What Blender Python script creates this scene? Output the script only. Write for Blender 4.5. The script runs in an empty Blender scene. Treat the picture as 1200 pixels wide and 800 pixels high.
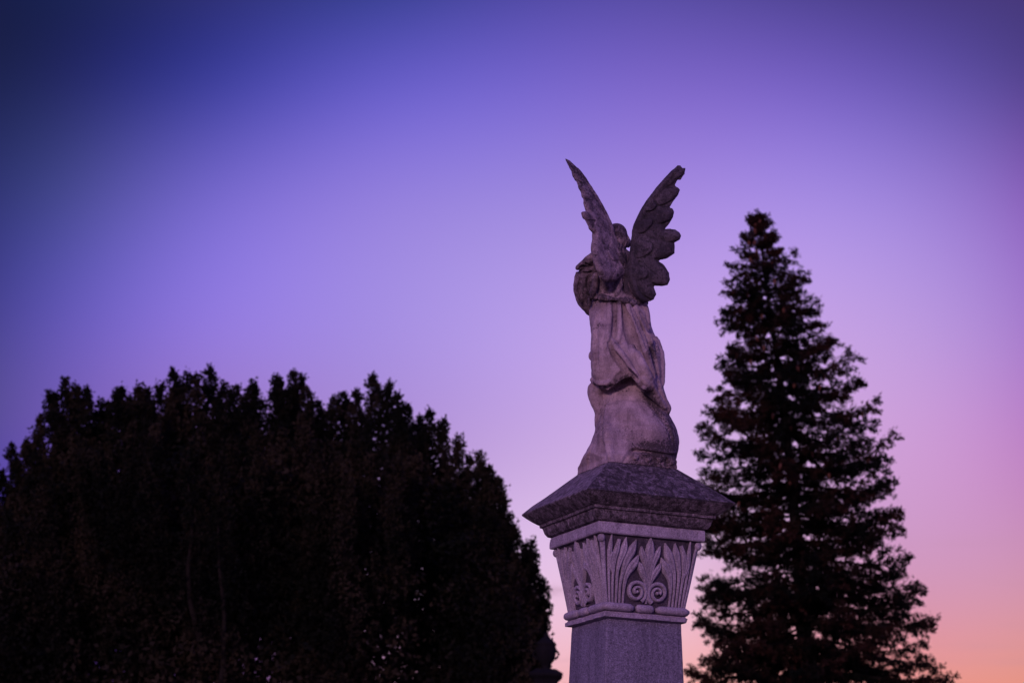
import bpy, math, random
import numpy as np
from mathutils import Vector

random.seed(7); RNG = np.random.default_rng(7)
SC = bpy.context.scene
COL = SC.collection
R = math.radians

# ------------------------------------------------------------------ camera (photo pixels, 1200 x 800)
F, PITCH, ROLL = 2618.7, 0.2596, 0.01861
CAM = np.array([0.0, 0.0, 1.6])
CP, SP, CR, SR = math.cos(PITCH), math.sin(PITCH), math.cos(-ROLL), math.sin(-ROLL)

def ray(px, py):
    px = np.asarray(px, float); py = np.asarray(py, float)
    qx, qy = px - 600, py - 400
    x = qx * CR - qy * SR; y = qx * SR + qy * CR
    return np.stack([x / F, CP + (y / F) * SP, SP - (y / F) * CP], -1)

def at(px, py, Y):
    d = ray(px, py)
    return CAM + d * (np.asarray(Y, float) / d[..., 1])[..., None]

cam = bpy.data.cameras.new('camera'); camo = bpy.data.objects.new('camera', cam); COL.objects.link(camo)
cam.sensor_width = 36; cam.lens = F / 1200 * 36
cam.clip_end = 3000
fw = Vector((0, CP, SP)); up0 = Vector((0, -SP, CP)); rt0 = Vector((1, 0, 0))
# image turned clockwise by ROLL
rt = rt0 * math.cos(ROLL) + up0 * math.sin(ROLL)
up = up0 * math.cos(ROLL) - rt0 * math.sin(ROLL)
M = camo.matrix_world.copy()
for i in range(3):
    M[i][0] = rt[i]; M[i][1] = up[i]; M[i][2] = -fw[i]; M[i][3] = CAM[i]
camo.matrix_world = M
SC.camera = camo
cam.dof.use_dof = True
cam.dof.focus_distance = 11.3
cam.dof.aperture_fstop = cam.lens / 1000 / 0.023
cam.dof.aperture_blades = 9

# ------------------------------------------------------------------ helpers
def mesh_obj(name, verts, faces, mat=None, parent=None, smooth=False, mats=None):
    me = bpy.data.meshes.new(name)
    verts = np.asarray(verts, np.float32)
    if isinstance(faces, np.ndarray):
        n, k = faces.shape
        me.vertices.add(len(verts)); me.vertices.foreach_set('co', verts.ravel())
        me.loops.add(n * k); me.loops.foreach_set('vertex_index', faces.astype(np.int32).ravel())
        me.polygons.add(n); me.polygons.foreach_set('loop_start', np.arange(0, n * k, k, dtype=np.int32))
        me.update(calc_edges=True); me.validate()
    else:
        me.from_pydata(verts.tolist(), [], faces); me.update()
    if smooth:
        me.polygons.foreach_set('use_smooth', [True] * len(me.polygons))
    if mat: me.materials.append(mat)
    o = bpy.data.objects.new(name, me); COL.objects.link(o)
    if parent: o.parent = parent
    return o

def empty(name, loc):
    o = bpy.data.objects.new(name, None); COL.objects.link(o); o.location = loc
    o.empty_display_size = 0.2
    return o

def tag(o, label=None, cat=None, group=None, kind=None):
    if label: o['label'] = label
    if cat: o['category'] = cat
    if group: o['group'] = group
    if kind: o['kind'] = kind

class MB:
    def __init__(s): s.v = []; s.f = []; s.n = 0
    def add(s, v, f):
        s.v.append(np.asarray(v, float)); s.f += [[i + s.n for i in q] for q in f]; s.n += len(v)
    def build(s, name, mat, parent=None, smooth=False, loc=(0, 0, 0)):
        v = np.concatenate(s.v) - np.asarray(loc, float)
        return mesh_obj(name, v, s.f, mat, parent, smooth)

def square_loft(mb, prof, xf, cap=True, rnd=0.0, nc=1, seg=1, rough=0.0, seed=1):
    """prof: list of (half, z); square section, corners lightly rounded; rough = worn, slightly uneven faces"""
    rr = np.random.default_rng(seed); ks = rr.normal(size=(9, 3)); ks = ks / np.linalg.norm(ks, axis=1)[:, None] * np.geomspace(9, 130, 9)[:, None]; ph = rr.random(9) * 6.3
    chips = [(rr.uniform(-1, 1), rr.integers(4), rr.uniform(0, 1), rr.uniform(.006, .016)) for _ in range(26)]
    rings = []
    for h, z in prof:
        r = min(rnd, h * .5); pts = []
        for q, (cx, cy, a0) in enumerate(((1, 1, 0), (-1, 1, 90), (-1, -1, 180), (1, -1, 270))):
            if r <= 0: pts.append([cx * h, cy * h, z])
            else:
                for k in range(nc + 1):
                    a = R(a0 + 90 * k / nc)
                    pts.append([cx * (h - r) + r * math.cos(a), cy * (h - r) + r * math.sin(a), z])
            if seg > 1:
                nx, ny = ((-1, 1), (-1, -1), (1, -1), (1, 1))[q]
                x0, y0 = pts[-1][:2]
                x1, y1 = (-x0, y0) if q in (0, 2) else (x0, -y0)
                for k in range(1, seg): pts.append([x0 + (x1 - x0) * k / seg, y0 + (y1 - y0) * k / seg, z])
        rings.append(pts)
    if rough > 0:
        P = np.array(rings); n = np.zeros(P.shape[:2])
        for k, p in zip(ks, ph): n += np.sin(P @ k + p) / 3
        rad = P[..., :2] / (np.linalg.norm(P[..., :2], axis=-1, keepdims=True) + 1e-9)
        P[..., :2] += rad * (n * rough)[..., None]; P[..., 2] += n * rough * .5 * (P[..., 2] > P[..., 2].min() + .004) * (P[..., 2] < P[..., 2].max() - .004)
        hm = P[..., :2].__abs__().max(-1); zi = P[np.unravel_index(hm.argmax(), hm.shape)][2]; hmax = hm.max()
        for t, sd, _, cr_ in chips:      # nicks along the widest edge
            c, q = math.cos(sd * math.pi / 2), math.sin(sd * math.pi / 2); v = np.array([t * hmax * c + hmax * q, t * hmax * q - hmax * c, zi])
            w_ = np.exp(-(np.linalg.norm(P - v, axis=-1) / cr_) ** 2); P[..., :2] -= rad * (w_ * cr_ * .45)[..., None]
        rings = P.tolist()
    m = len(rings[0]); v = [xf(p) for ring in rings for p in ring]; f = []
    for i in range(len(rings) - 1):
        for j in range(m):
            a = i * m + j; b = i * m + (j + 1) % m
            f.append([a, b, b + m, a + m])
    if cap:
        f.append(list(range(m))[::-1]); f.append([(len(rings) - 1) * m + j for j in range(m)])
    mb.add(v, f)

# ------------------------------------------------------------------ materials
def newmat(name):
    m = bpy.data.materials.new(name); m.use_nodes = True
    nt = m.node_tree; nt.nodes.clear()
    out = nt.nodes.new('ShaderNodeOutputMaterial'); b = nt.nodes.new('ShaderNodeBsdfPrincipled')
    nt.links.new(b.outputs[0], out.inputs[0])
    return m, nt, b

def noise(nt, scale, detail=6, rough=.6, dist=0, vec=None):
    n = nt.nodes.new('ShaderNodeTexNoise'); n.inputs['Scale'].default_value = scale
    n.inputs['Detail'].default_value = detail; n.inputs['Roughness'].default_value = rough
    n.inputs['Distortion'].default_value = dist
    if vec: nt.links.new(vec, n.inputs['Vector'])
    return n.outputs['Fac']

def ramp(nt, fac, stops):
    r = nt.nodes.new('ShaderNodeValToRGB'); e = r.color_ramp.elements
    while len(e) < len(stops): e.new(.5)
    for i, (p, c) in enumerate(stops):
        e[i].position = p; e[i].color = (c, c, c, 1) if not hasattr(c, '__len__') else (*c, 1)
    nt.links.new(fac, r.inputs[0]); return r.outputs[0]

def mixc(nt, fac, a, b, mode='MIX'):
    m = nt.nodes.new('ShaderNodeMix'); m.data_type = 'RGBA'; m.blend_type = mode
    for s, v in ((m.inputs[0], fac), (m.inputs[6], a), (m.inputs[7], b)):
        if hasattr(v, 'is_linked') or hasattr(v, 'links'): nt.links.new(v, s)
        elif hasattr(v, '__len__'): s.default_value = (*v, 1)
        else: s.default_value = v
    return m.outputs[2]

def math_n(nt, op, a, b=0.0, clamp=False):
    m = nt.nodes.new('ShaderNodeMath'); m.operation = op; m.use_clamp = clamp
    for s, v in ((m.inputs[0], a), (m.inputs[1], b)):
        if hasattr(v, 'links'): nt.links.new(v, s)
        else: s.default_value = v
    return m.outputs[0]

def bump(nt, b, h, strength, dist=.01):
    n = nt.nodes.new('ShaderNodeBump'); n.inputs['Strength'].default_value = strength
    n.inputs['Distance'].default_value = dist
    nt.links.new(h, n.inputs['Height']); nt.links.new(n.outputs[0], b.inputs['Normal'])

def stone(name, base, dark, lichen, grain=260, grain_amt=.35, blotch=5, blotch_amt=.4, lich_scale=30,
          lich_thr=.62, lich_region=None, bump_s=.5, lich_mask=None, bumpd=.004):
    m, nt, b = newmat(name)
    tc = nt.nodes.new('ShaderNodeTexCoord').outputs['Object']
    big = ramp(nt, noise(nt, blotch, 7, .68, .6, tc), [(.40, 0), (.60, 1)])
    fac = math_n(nt, 'MULTIPLY', big, blotch_amt)
    if lich_mask == 'attr':      # old patina: broad darker areas from lichen, plus shade painted into grooves and hollows
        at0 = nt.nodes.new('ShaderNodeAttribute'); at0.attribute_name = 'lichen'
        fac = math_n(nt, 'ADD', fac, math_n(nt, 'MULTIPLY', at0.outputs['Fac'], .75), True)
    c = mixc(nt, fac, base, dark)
    mpn = nt.nodes.new('ShaderNodeMapping'); mpn.inputs['Scale'].default_value = (26, 26, 2.2); nt.links.new(tc, mpn.inputs[0])
    st_ = ramp(nt, noise(nt, 1.0, 6, .7, .2, mpn.outputs[0]), [(.40, .66), (.56, 1.0)])
    c = mixc(nt, .75, c, st_, 'MULTIPLY')
    g = ramp(nt, noise(nt, grain, 3, .7, 0, tc), [(.40, 1 - grain_amt), (.60, 1 + grain_amt * .35)])
    g2 = ramp(nt, noise(nt, grain * .37, 4, .7, 0, tc), [(.38, 1 - grain_amt * .7), (.62, 1)])
    c = mixc(nt, 1.0, c, g, 'MULTIPLY'); c = mixc(nt, 1.0, c, g2, 'MULTIPLY')
    l1 = ramp(nt, noise(nt, lich_scale, 8, .75, .3, tc), [(lich_thr, 0), (lich_thr + .05, 1)])
    l2 = ramp(nt, noise(nt, lich_scale * .13, 3, .5, .5, tc), [(.45, 0), (.62, 1)])
    mask = math_n(nt, 'MULTIPLY', l1, l2)
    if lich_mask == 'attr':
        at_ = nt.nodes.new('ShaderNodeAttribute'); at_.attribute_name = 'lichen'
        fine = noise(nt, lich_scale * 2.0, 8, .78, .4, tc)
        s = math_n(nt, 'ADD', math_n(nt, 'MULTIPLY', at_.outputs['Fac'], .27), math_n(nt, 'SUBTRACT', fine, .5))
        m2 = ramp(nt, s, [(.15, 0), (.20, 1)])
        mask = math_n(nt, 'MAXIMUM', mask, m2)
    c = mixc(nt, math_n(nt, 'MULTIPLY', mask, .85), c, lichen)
    nt.links.new(c, b.inputs['Base Color'])
    b.inputs['Roughness'].default_value = .9
    b.inputs['Specular IOR Level'].default_value = .2
    h = math_n(nt, 'ADD', noise(nt, grain * .6, 4, .7, 0, tc), math_n(nt, 'MULTIPLY', noise(nt, lich_scale * .8, 6, .6, 0, tc), 1.6))
    h = math_n(nt, 'ADD', h, math_n(nt, 'MULTIPLY', mask, -.35))
    bump(nt, b, h, bump_s, bumpd)
    return m

MARBLE = stone('weathered_marble', (.60, .45, .49), (.30, .215, .25), (.045, .035, .04), grain=190, grain_amt=.22,
               blotch=7, blotch_amt=.65, lich_scale=42, lich_thr=.60, lich_mask='attr', bump_s=.55)
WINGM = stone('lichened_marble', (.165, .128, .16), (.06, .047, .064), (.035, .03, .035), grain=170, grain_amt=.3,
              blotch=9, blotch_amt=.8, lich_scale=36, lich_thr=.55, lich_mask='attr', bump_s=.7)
WINGM2 = stone('streaked_marble', (.46, .34, .385), (.14, .10, .122), (.04, .033, .038), grain=170, grain_amt=.3,
              blotch=14, blotch_amt=.85, lich_scale=36, lich_thr=.57, lich_mask='attr', bump_s=.8)
GRANITE = stone('granite', (.30, .262, .37), (.20, .175, .26), (.10, .08, .10), grain=210, grain_amt=.55,
                blotch=4, blotch_amt=.35, lich_scale=30, lich_thr=.72, bump_s=.6, bumpd=.003)
CARVED = stone('carved_granite', (.60, .50, .62), (.36, .29, .38), (.14, .11, .13), grain=260, grain_amt=.45,
               blotch=6, blotch_amt=.45, lich_scale=30, lich_thr=.70, bump_s=.5, bumpd=.003)
BELL = stone('shaded_grimy_granite', (.14, .108, .146), (.075, .057, .078), (.03, .025, .03), grain=260, grain_amt=.5,
              blotch=9, blotch_amt=.6, lich_scale=34, lich_thr=.55, bump_s=.6, bumpd=.003)  # grime, plus the shade between the raised leaves put into the colour
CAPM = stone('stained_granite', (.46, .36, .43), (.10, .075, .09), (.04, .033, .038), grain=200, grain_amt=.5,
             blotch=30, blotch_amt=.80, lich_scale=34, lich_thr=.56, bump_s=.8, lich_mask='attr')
FARSTONE = stone('far_stone', (.010, .009, .012), (.006, .005, .007), (.004, .004, .004), bump_s=.2)

def leafmat(name, c1, c2, scale=1.2):
    m, nt, b = newmat(name)
    tc = nt.nodes.new('ShaderNodeTexCoord').outputs['Object']
    f = ramp(nt, noise(nt, scale, 5, .62, .3, tc), [(.44, 0), (.66, 1)])
    c = mixc(nt, f, c1, c2); nt.links.new(c, b.inputs['Base Color'])
    b.inputs['Roughness'].default_value = .8; b.inputs['Specular IOR Level'].default_value = .05
    return m
LEAF = leafmat('dark_foliage', (.006, .007, .005), (.036, .028, .018), .9)
NEEDLE = leafmat('spruce_needles', (.006, .008, .006), (.046, .020, .014), 1.3)
CONEM = leafmat('cone_scales', (.10, .045, .032), (.15, .062, .042), 8)
BARK = leafmat('bark', (.018, .015, .013), (.011, .009, .008), 6)
GRASS = leafmat('grass_ground', (.11, .12, .06), (.17, .155, .09), .35)

# ------------------------------------------------------------------ sky
def s2l(c):
    c = np.asarray(c, float) / 255
    return np.where(c <= .04045, c / 12.92, ((c + .055) / 1.055) ** 2.4)

SAMPLES = [((6,6),(13,26,72)),((310,10),(50,56,136)),((610,10),(86,78,172)),((906,6),(88,74,159)),((1190,10),(72,58,127)),
 ((6,206),(44,49,112)),((306,206),(119,105,205)),((606,206),(149,129,220)),((906,206),(158,132,222)),((1194,206),(130,94,183)),
 ((10,410),(79,72,149)),((306,406),(154,128,220)),((610,410),(185,157,230)),((1006,406),(197,160,225)),((1190,410),(174,130,207)),
 ((1194,606),(199,141,190)),((1096,706),(213,149,175)),((596,526),(195,163,223)),((636,645),(226,191,230)),((656,744),(238,188,210)),
 ((660,788),(246,182,190)),((1190,790),(228,148,138)),((156,306),(111,99,196)),((456,106),(105,95,200)),((10,520),(92,76,162)),
 ((100,430),(115,95,185)),((150,100),(45,50,125)),((830,750),(240,178,190)),((1020,520),(205,160,215)),
 ((50,10),(16,30,78)),((10,80),(20,32,80)),((100,50),(29,36,95)),((10,300),(58,60,130)),((200,10),(36,44,112)),
 ((1180,700),(213,150,174)),((1140,770),(228,151,152)),((1090,600),(207,154,203)),((1090,300),(170,140,220)),((450,300),(158,137,225)),((5,500),(91,77,150)),((1190,105),(92,72,152)),((1050,10),(80,66,145)),((1100,105),(104,86,174))]
AZ0, AZS, NAZ = -36.0, 4.0, 19
EL0, ELS, NEL = -3.0, 3.0, 22
FAR = [(-10,(148,102,156)),(0,(188,132,198)),(8,(174,132,212)),(16,(141,120,212)),(24,(108,98,196)),(34,(77,77,178)),(50,(54,58,148)),(90,(43,48,128))]
def far_l(el):
    xs = [a for a, _ in FAR]; cs = np.array([s2l(c) for _, c in FAR])
    return np.array([np.interp(el, xs, cs[:, k]) for k in range(3)])
def bspw(x, n):
    x = min(max(x, 0), n - 1 - 1e-6); i = int(x); t = x - i
    w = [(1-t)**3/6, (3*t**3-6*t*t+4)/6, (-3*t**3+3*t*t+3*t+1)/6, t**3/6]; o = np.zeros(n)
    for k in range(4): o[min(max(i - 1 + k, 0), n - 1)] += w[k]
    return o
def sky_fit(samples):
    rows, rhs = [], []
    def idx(i, j): return i * NEL + j
    for (px, py), c in samples:
        d = ray(px, py); d = d / np.linalg.norm(d)
        az = math.degrees(math.atan2(d[0], d[1])); el = math.degrees(math.asin(d[2]))
        w = np.outer(bspw((az - AZ0) / AZS, NAZ), bspw((el - EL0) / ELS, NEL)).ravel()
        c = s2l(c); s = 1 / (0.03 + c.mean())
        rows.append(w * 14 * s); rhs.append(c * 14 * s)
    for i in range(NAZ):
        for j in range(NEL):
            az = AZ0 + AZS * i; el = EL0 + ELS * j
            wt = .01
            if i in (0, NAZ - 1): wt = 2
            elif abs(az) > 24: wt = .1
            elif el > 36 or el < 0: wt = .35
            r = np.zeros(NAZ * NEL); r[idx(i, j)] = wt; rows.append(r); rhs.append(far_l(el) * wt)
            for di, dj in ((1, 0), (0, 1)):
                if 0 < i + di < NAZ and i - di >= 0 and j - dj >= 0 and j + dj < NEL:
                    if i + di > NAZ - 1: continue
                    r = np.zeros(NAZ * NEL); r[idx(i, j)] = -2; r[idx(i + di, j + dj)] = 1; r[idx(i - di, j - dj)] = 1
                    rows.append(r * .4); rhs.append(np.zeros(3))
    A = np.array(rows); B = np.array(rhs)
    X = np.linalg.lstsq(A, B, rcond=None)[0]
    return np.clip(X, .0005, 1).reshape(NAZ, NEL, 3)
GRID = sky_fit(SAMPLES)

SUN_EL, SUN_AZ = R(9.0), R(168.0)      # soft afterglow from behind the camera
world = bpy.data.worlds.new('World'); SC.world = world; world.use_nodes = True
nt = world.node_tree; nt.nodes.clear()
wout = nt.nodes.new('ShaderNodeOutputWorld'); bg = nt.nodes.new('ShaderNodeBackground')
nt.links.new(bg.outputs[0], wout.inputs[0])
tcn = nt.nodes.new('ShaderNodeTexCoord'); nrm = nt.nodes.new('ShaderNodeVectorMath'); nrm.operation = 'NORMALIZE'
nt.links.new(tcn.outputs['Generated'], nrm.inputs[0])
sep = nt.nodes.new('ShaderNodeSeparateXYZ'); nt.links.new(nrm.outputs[0], sep.inputs[0])
azr = math_n(nt, 'ARCTAN2', sep.outputs[0], sep.outputs[1]); elr = math_n(nt, 'ARCSINE', sep.outputs[2])
def lin01(a, lo, hi):
    m = nt.nodes.new('ShaderNodeMapRange'); m.clamp = True
    m.inputs[1].default_value = R(lo); m.inputs[2].default_value = R(hi); nt.links.new(a, m.inputs[0]); return m.outputs[0]
azt = lin01(azr, AZ0, AZ0 + AZS * (NAZ - 1)); elt = lin01(elr, EL0, EL0 + ELS * (NEL - 1))
acc = None
for i in range(NAZ):
    wr = nt.nodes.new('ShaderNodeValToRGB'); wr.color_ramp.interpolation = 'B_SPLINE'
    cr = nt.nodes.new('ShaderNodeValToRGB'); cr.color_ramp.interpolation = 'B_SPLINE'
    for r_, n, f_ in ((wr, NAZ, lambda k: (1.0 if k == i else 0.0,) * 3), (cr, NEL, lambda k: tuple(GRID[i, k]))):
        e = r_.color_ramp.elements
        while len(e) < n: e.new(.5)
        for k in range(n): e[k].position = k / (n - 1)
        for k in range(n): e[k].color = (*[float(x) for x in f_(k)], 1)
    nt.links.new(azt, wr.inputs[0]); nt.links.new(elt, cr.inputs[0])
    mul = nt.nodes.new('ShaderNodeVectorMath'); mul.operation = 'MULTIPLY'
    nt.links.new(wr.outputs[0], mul.inputs[0]); nt.links.new(cr.outputs[0], mul.inputs[1])
    if acc is None: acc = mul.outputs[0]
    else:
        ad = nt.nodes.new('ShaderNodeVectorMath'); ad.operation = 'ADD'
        nt.links.new(acc, ad.inputs[0]); nt.links.new(mul.outputs[0], ad.inputs[1]); acc = ad.outputs[0]
# thin high streaks of dusk cloud low in the sky
mp = nt.nodes.new('ShaderNodeMapping'); mp.inputs['Scale'].default_value = (9, 9, 70); nt.links.new(nrm.outputs[0], mp.inputs[0])
cl = ramp(nt, noise(nt, 1.0, 4, .55, .4, mp.outputs[0]), [(.55, 0), (.72, 1)])
lowm = nt.nodes.new('ShaderNodeMapRange'); lowm.inputs[1].default_value = R(11); lowm.inputs[2].default_value = R(7.5)
lowm.inputs[3].default_value = 0; lowm.inputs[4].default_value = .22; nt.links.new(elr, lowm.inputs[0])
acc = mixc(nt, math_n(nt, 'MULTIPLY', cl, lowm.outputs[0]), acc, (.50, .27, .36))
# one small wisp of cloud low in the sky
dw = ray(650, 692); dw = dw / np.linalg.norm(dw); wa, we = math.atan2(dw[0], dw[1]), math.asin(dw[2])
ga = math_n(nt, 'POWER', math_n(nt, 'MULTIPLY', math_n(nt, 'ABSOLUTE', math_n(nt, 'SUBTRACT', azr, wa)), 1 / R(.55)), 2.0)
ge = math_n(nt, 'POWER', math_n(nt, 'MULTIPLY', math_n(nt, 'ABSOLUTE', math_n(nt, 'SUBTRACT', elr, we)), 1 / R(.14)), 2.0)
wm = math_n(nt, 'POWER', 2.718, math_n(nt, 'MULTIPLY', math_n(nt, 'ADD', ga, ge), -1.0))
mp2 = nt.nodes.new('ShaderNodeMapping'); mp2.inputs['Scale'].default_value = (160, 160, 500); nt.links.new(nrm.outputs[0], mp2.inputs[0])
wn = ramp(nt, noise(nt, 1.0, 4, .6, .3, mp2.outputs[0]), [(.35, .2), (.65, 1)])
acc = mixc(nt, math_n(nt, 'MULTIPLY', math_n(nt, 'MULTIPLY', wm, wn), .55), acc, (.46, .26, .38))
sky = nt.nodes.new('ShaderNodeTexSky'); sky.sky_type = 'NISHITA'; sky.sun_disc = False
sky.sun_elevation = R(1.0); sky.sun_rotation = SUN_AZ; sky.altitude = 200
sc_ = nt.nodes.new('ShaderNodeVectorMath'); sc_.operation = 'SCALE'; sc_.inputs['Scale'].default_value = .001
nt.links.new(sky.outputs[0], sc_.inputs[0])
ad = nt.nodes.new('ShaderNodeVectorMath'); ad.operation = 'ADD'
nt.links.new(acc, ad.inputs[0]); nt.links.new(sc_.outputs[0], ad.inputs[1])
nt.links.new(ad.outputs[0], bg.inputs[0]); bg.inputs[1].default_value = 1.0

sun = bpy.data.lights.new('afterglow', 'SUN'); sun.energy = 1.05; sun.angle = R(7); sun.color = (1.0, .60, .74)
so = bpy.data.objects.new('afterglow', sun); COL.objects.link(so)
AZL, ELL = R(199.0), R(15.0)      # azimuth clockwise from the view direction: behind the camera, slightly right
sd = Vector((math.sin(AZL) * math.cos(ELL), math.cos(AZL) * math.cos(ELL), math.sin(ELL)))
so.rotation_euler = sd.to_track_quat('Z', 'Y').to_euler()

SC.view_settings.view_transform = 'Standard'; SC.view_settings.look = 'None'
SC.view_settings.exposure = 0; SC.view_settings.gamma = 1

# ------------------------------------------------------------------ ground
v = [(-900, -900, 0), (900, -900, 0), (900, 900, 0), (-900, 900, 0)]
g = mesh_obj('ground', v, [[0, 1, 2, 3]], GRASS); tag(g, kind='structure')

# ------------------------------------------------------------------ pedestal
YAW = .402; BX, BY = .427 * 1.375, 11.0
def blk(p):
    x, y, z = p
    return (BX + x * math.cos(YAW) - y * math.sin(YAW), BY + x * math.sin(YAW) + y * math.cos(YAW), z)
ped = empty('pedestal', (BX, BY, 0))
tag(ped, 'tall tapering granite pedestal with carved leaf capital under the winged statue', 'pedestal')
PL = (BX, BY, 0)
def lichen_attr(o, fn):
    me = o.data; n = len(me.vertices); co = np.empty(n * 3, np.float32); me.vertices.foreach_get('co', co)
    co = co.reshape(-1, 3) + np.array(o.get('_off', (0, 0, 0)), np.float32)
    a = me.attributes.new('lichen', 'FLOAT', 'POINT'); a.data.foreach_set('value', fn(co).astype(np.float32))

def sq_part(name, prof, mat, parent=ped, rnd=.006, nc=2, sub=1, lich=None, seg=1, rough=0.0):
    p2 = []
    for a, b in zip(prof[:-1], prof[1:]):
        for k in range(sub): p2.append((a[0] + (b[0] - a[0]) * k / sub, a[1] + (b[1] - a[1]) * k / sub))
    p2.append(prof[-1])
    mb = MB(); square_loft(mb, p2, blk, True, rnd, nc, seg, rough, len(name)); o = mb.build(name, mat, parent, False, PL)
    if lich is not None:
        me = o.data; a = me.attributes.new('lichen', 'FLOAT', 'POINT')
        a.data.foreach_set('value', np.array([lich(v.co.z) + (.38 if (v.co.x * math.sin(YAW) - v.co.y * math.cos(YAW)) > abs(v.co.x * math.cos(YAW) + v.co.y * math.sin(YAW)) - .01 and v.co.z > 3.66 else 0) for v in me.vertices], np.float32))  # front slope above the eave toned darker than the other slopes
    return o
# hidden foot of the monument
sq_part('base', [(.56, 0.0), (.56, .28), (.54, .30), (.44, .30), (.44, .56), (.41, .60), (.37, .60), (.37, 1.25), (.395, 1.28), (.395, 1.34), (.34, 1.40), (.27, 1.40)], GRANITE)
sq_part('shaft', [(.268, 1.40), (.213, 2.75), (.2015, 3.085)], GRANITE, rnd=.004, nc=1, sub=24, seg=40, rough=.0006)
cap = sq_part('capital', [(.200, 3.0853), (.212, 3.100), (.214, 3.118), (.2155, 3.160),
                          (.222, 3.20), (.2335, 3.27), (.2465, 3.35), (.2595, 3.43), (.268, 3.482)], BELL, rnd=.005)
sq_part('collar_band', [(.286, 3.4825), (.290, 3.488), (.290, 3.534), (.286, 3.538)], CARVED, rnd=.005, parent=cap, seg=70, sub=2, rough=.0012)
sq_part('lower_fillet', [(.2015, 3.0855), (.228, 3.090), (.228, 3.107), (.221, 3.111), (.2175, 3.1175)], CARVED, rnd=.005, parent=cap, seg=60, rough=.0012)
sq_part('abacus', [(.284, 3.5385), (.300, 3.545), (.312, 3.562), (.320, 3.590), (.330, 3.594), (.332, 3.607), (.340, 3.611), (.360, 3.626),
                   (.385, 3.648), (.399, 3.662), (.400, 3.668), (.397, 3.671), (.19, 3.8536)], CAPM, rnd=.006, nc=2, seg=90, sub=5, rough=.0017,
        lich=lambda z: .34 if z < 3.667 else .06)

JOINT, _nt, _b = newmat('dark_joint'); _b.inputs['Base Color'].default_value = (.02, .015, .02, 1); _b.inputs['Roughness'].default_value = .9
sq_part('mortar_joint', [(.1885, 3.8515), (.1885, 3.857)], JOINT, rnd=.003, seg=30, rough=.0012)  # dark joint line, also a painted contact shadow under the statue
# torus moulding, chipped across in a few places
def torus_bar():
    mb = MB(); zc, rr, h = 3.139, .0205, .2215
    gaps = [-.062, .045]
    for side in range(4):
        a = side * math.pi / 2
        cuts = [-h - .012] + (gaps if side in (0, 3) else [0.02]) + [h + .012]
        for c0, c1 in zip(cuts[:-1], cuts[1:]):
            s0 = c0 + (.006 if c0 > -h else 0); s1 = c1 - (.006 if c1 < h else 0)
            n = 14; st = []
            for k in range(11):
                t = s0 + (s1 - s0) * k / 10
                e = 1.0
                if k in (0, 10): e = .45
                elif k in (1, 9): e = .9
                st.append((t, e))
            vs = []; fs = []
            for t, e in st:
                for j in range(n):
                    b = 2 * math.pi * j / n
                    x, y, z = t, -h - rr * e * math.cos(b) * 1.0, zc + rr * e * math.sin(b)
                    ca, sa = math.cos(a), math.sin(a)
                    vs.append(blk((x * ca - y * sa, x * sa + y * ca, z)))
            for k in range(len(st) - 1):
                for j in range(n):
                    p = k * n + j; q = k * n + (j + 1) % n
                    fs.append([p, q, q + n, p + n])
            fs.append(list(range(n))[::-1]); fs.append([(len(st) - 1) * n + j for j in range(n)])
            mb.add(vs, fs)
    return mb
tb = torus_bar().build('torus_moulding', CARVED, ped, True, PL)

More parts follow.
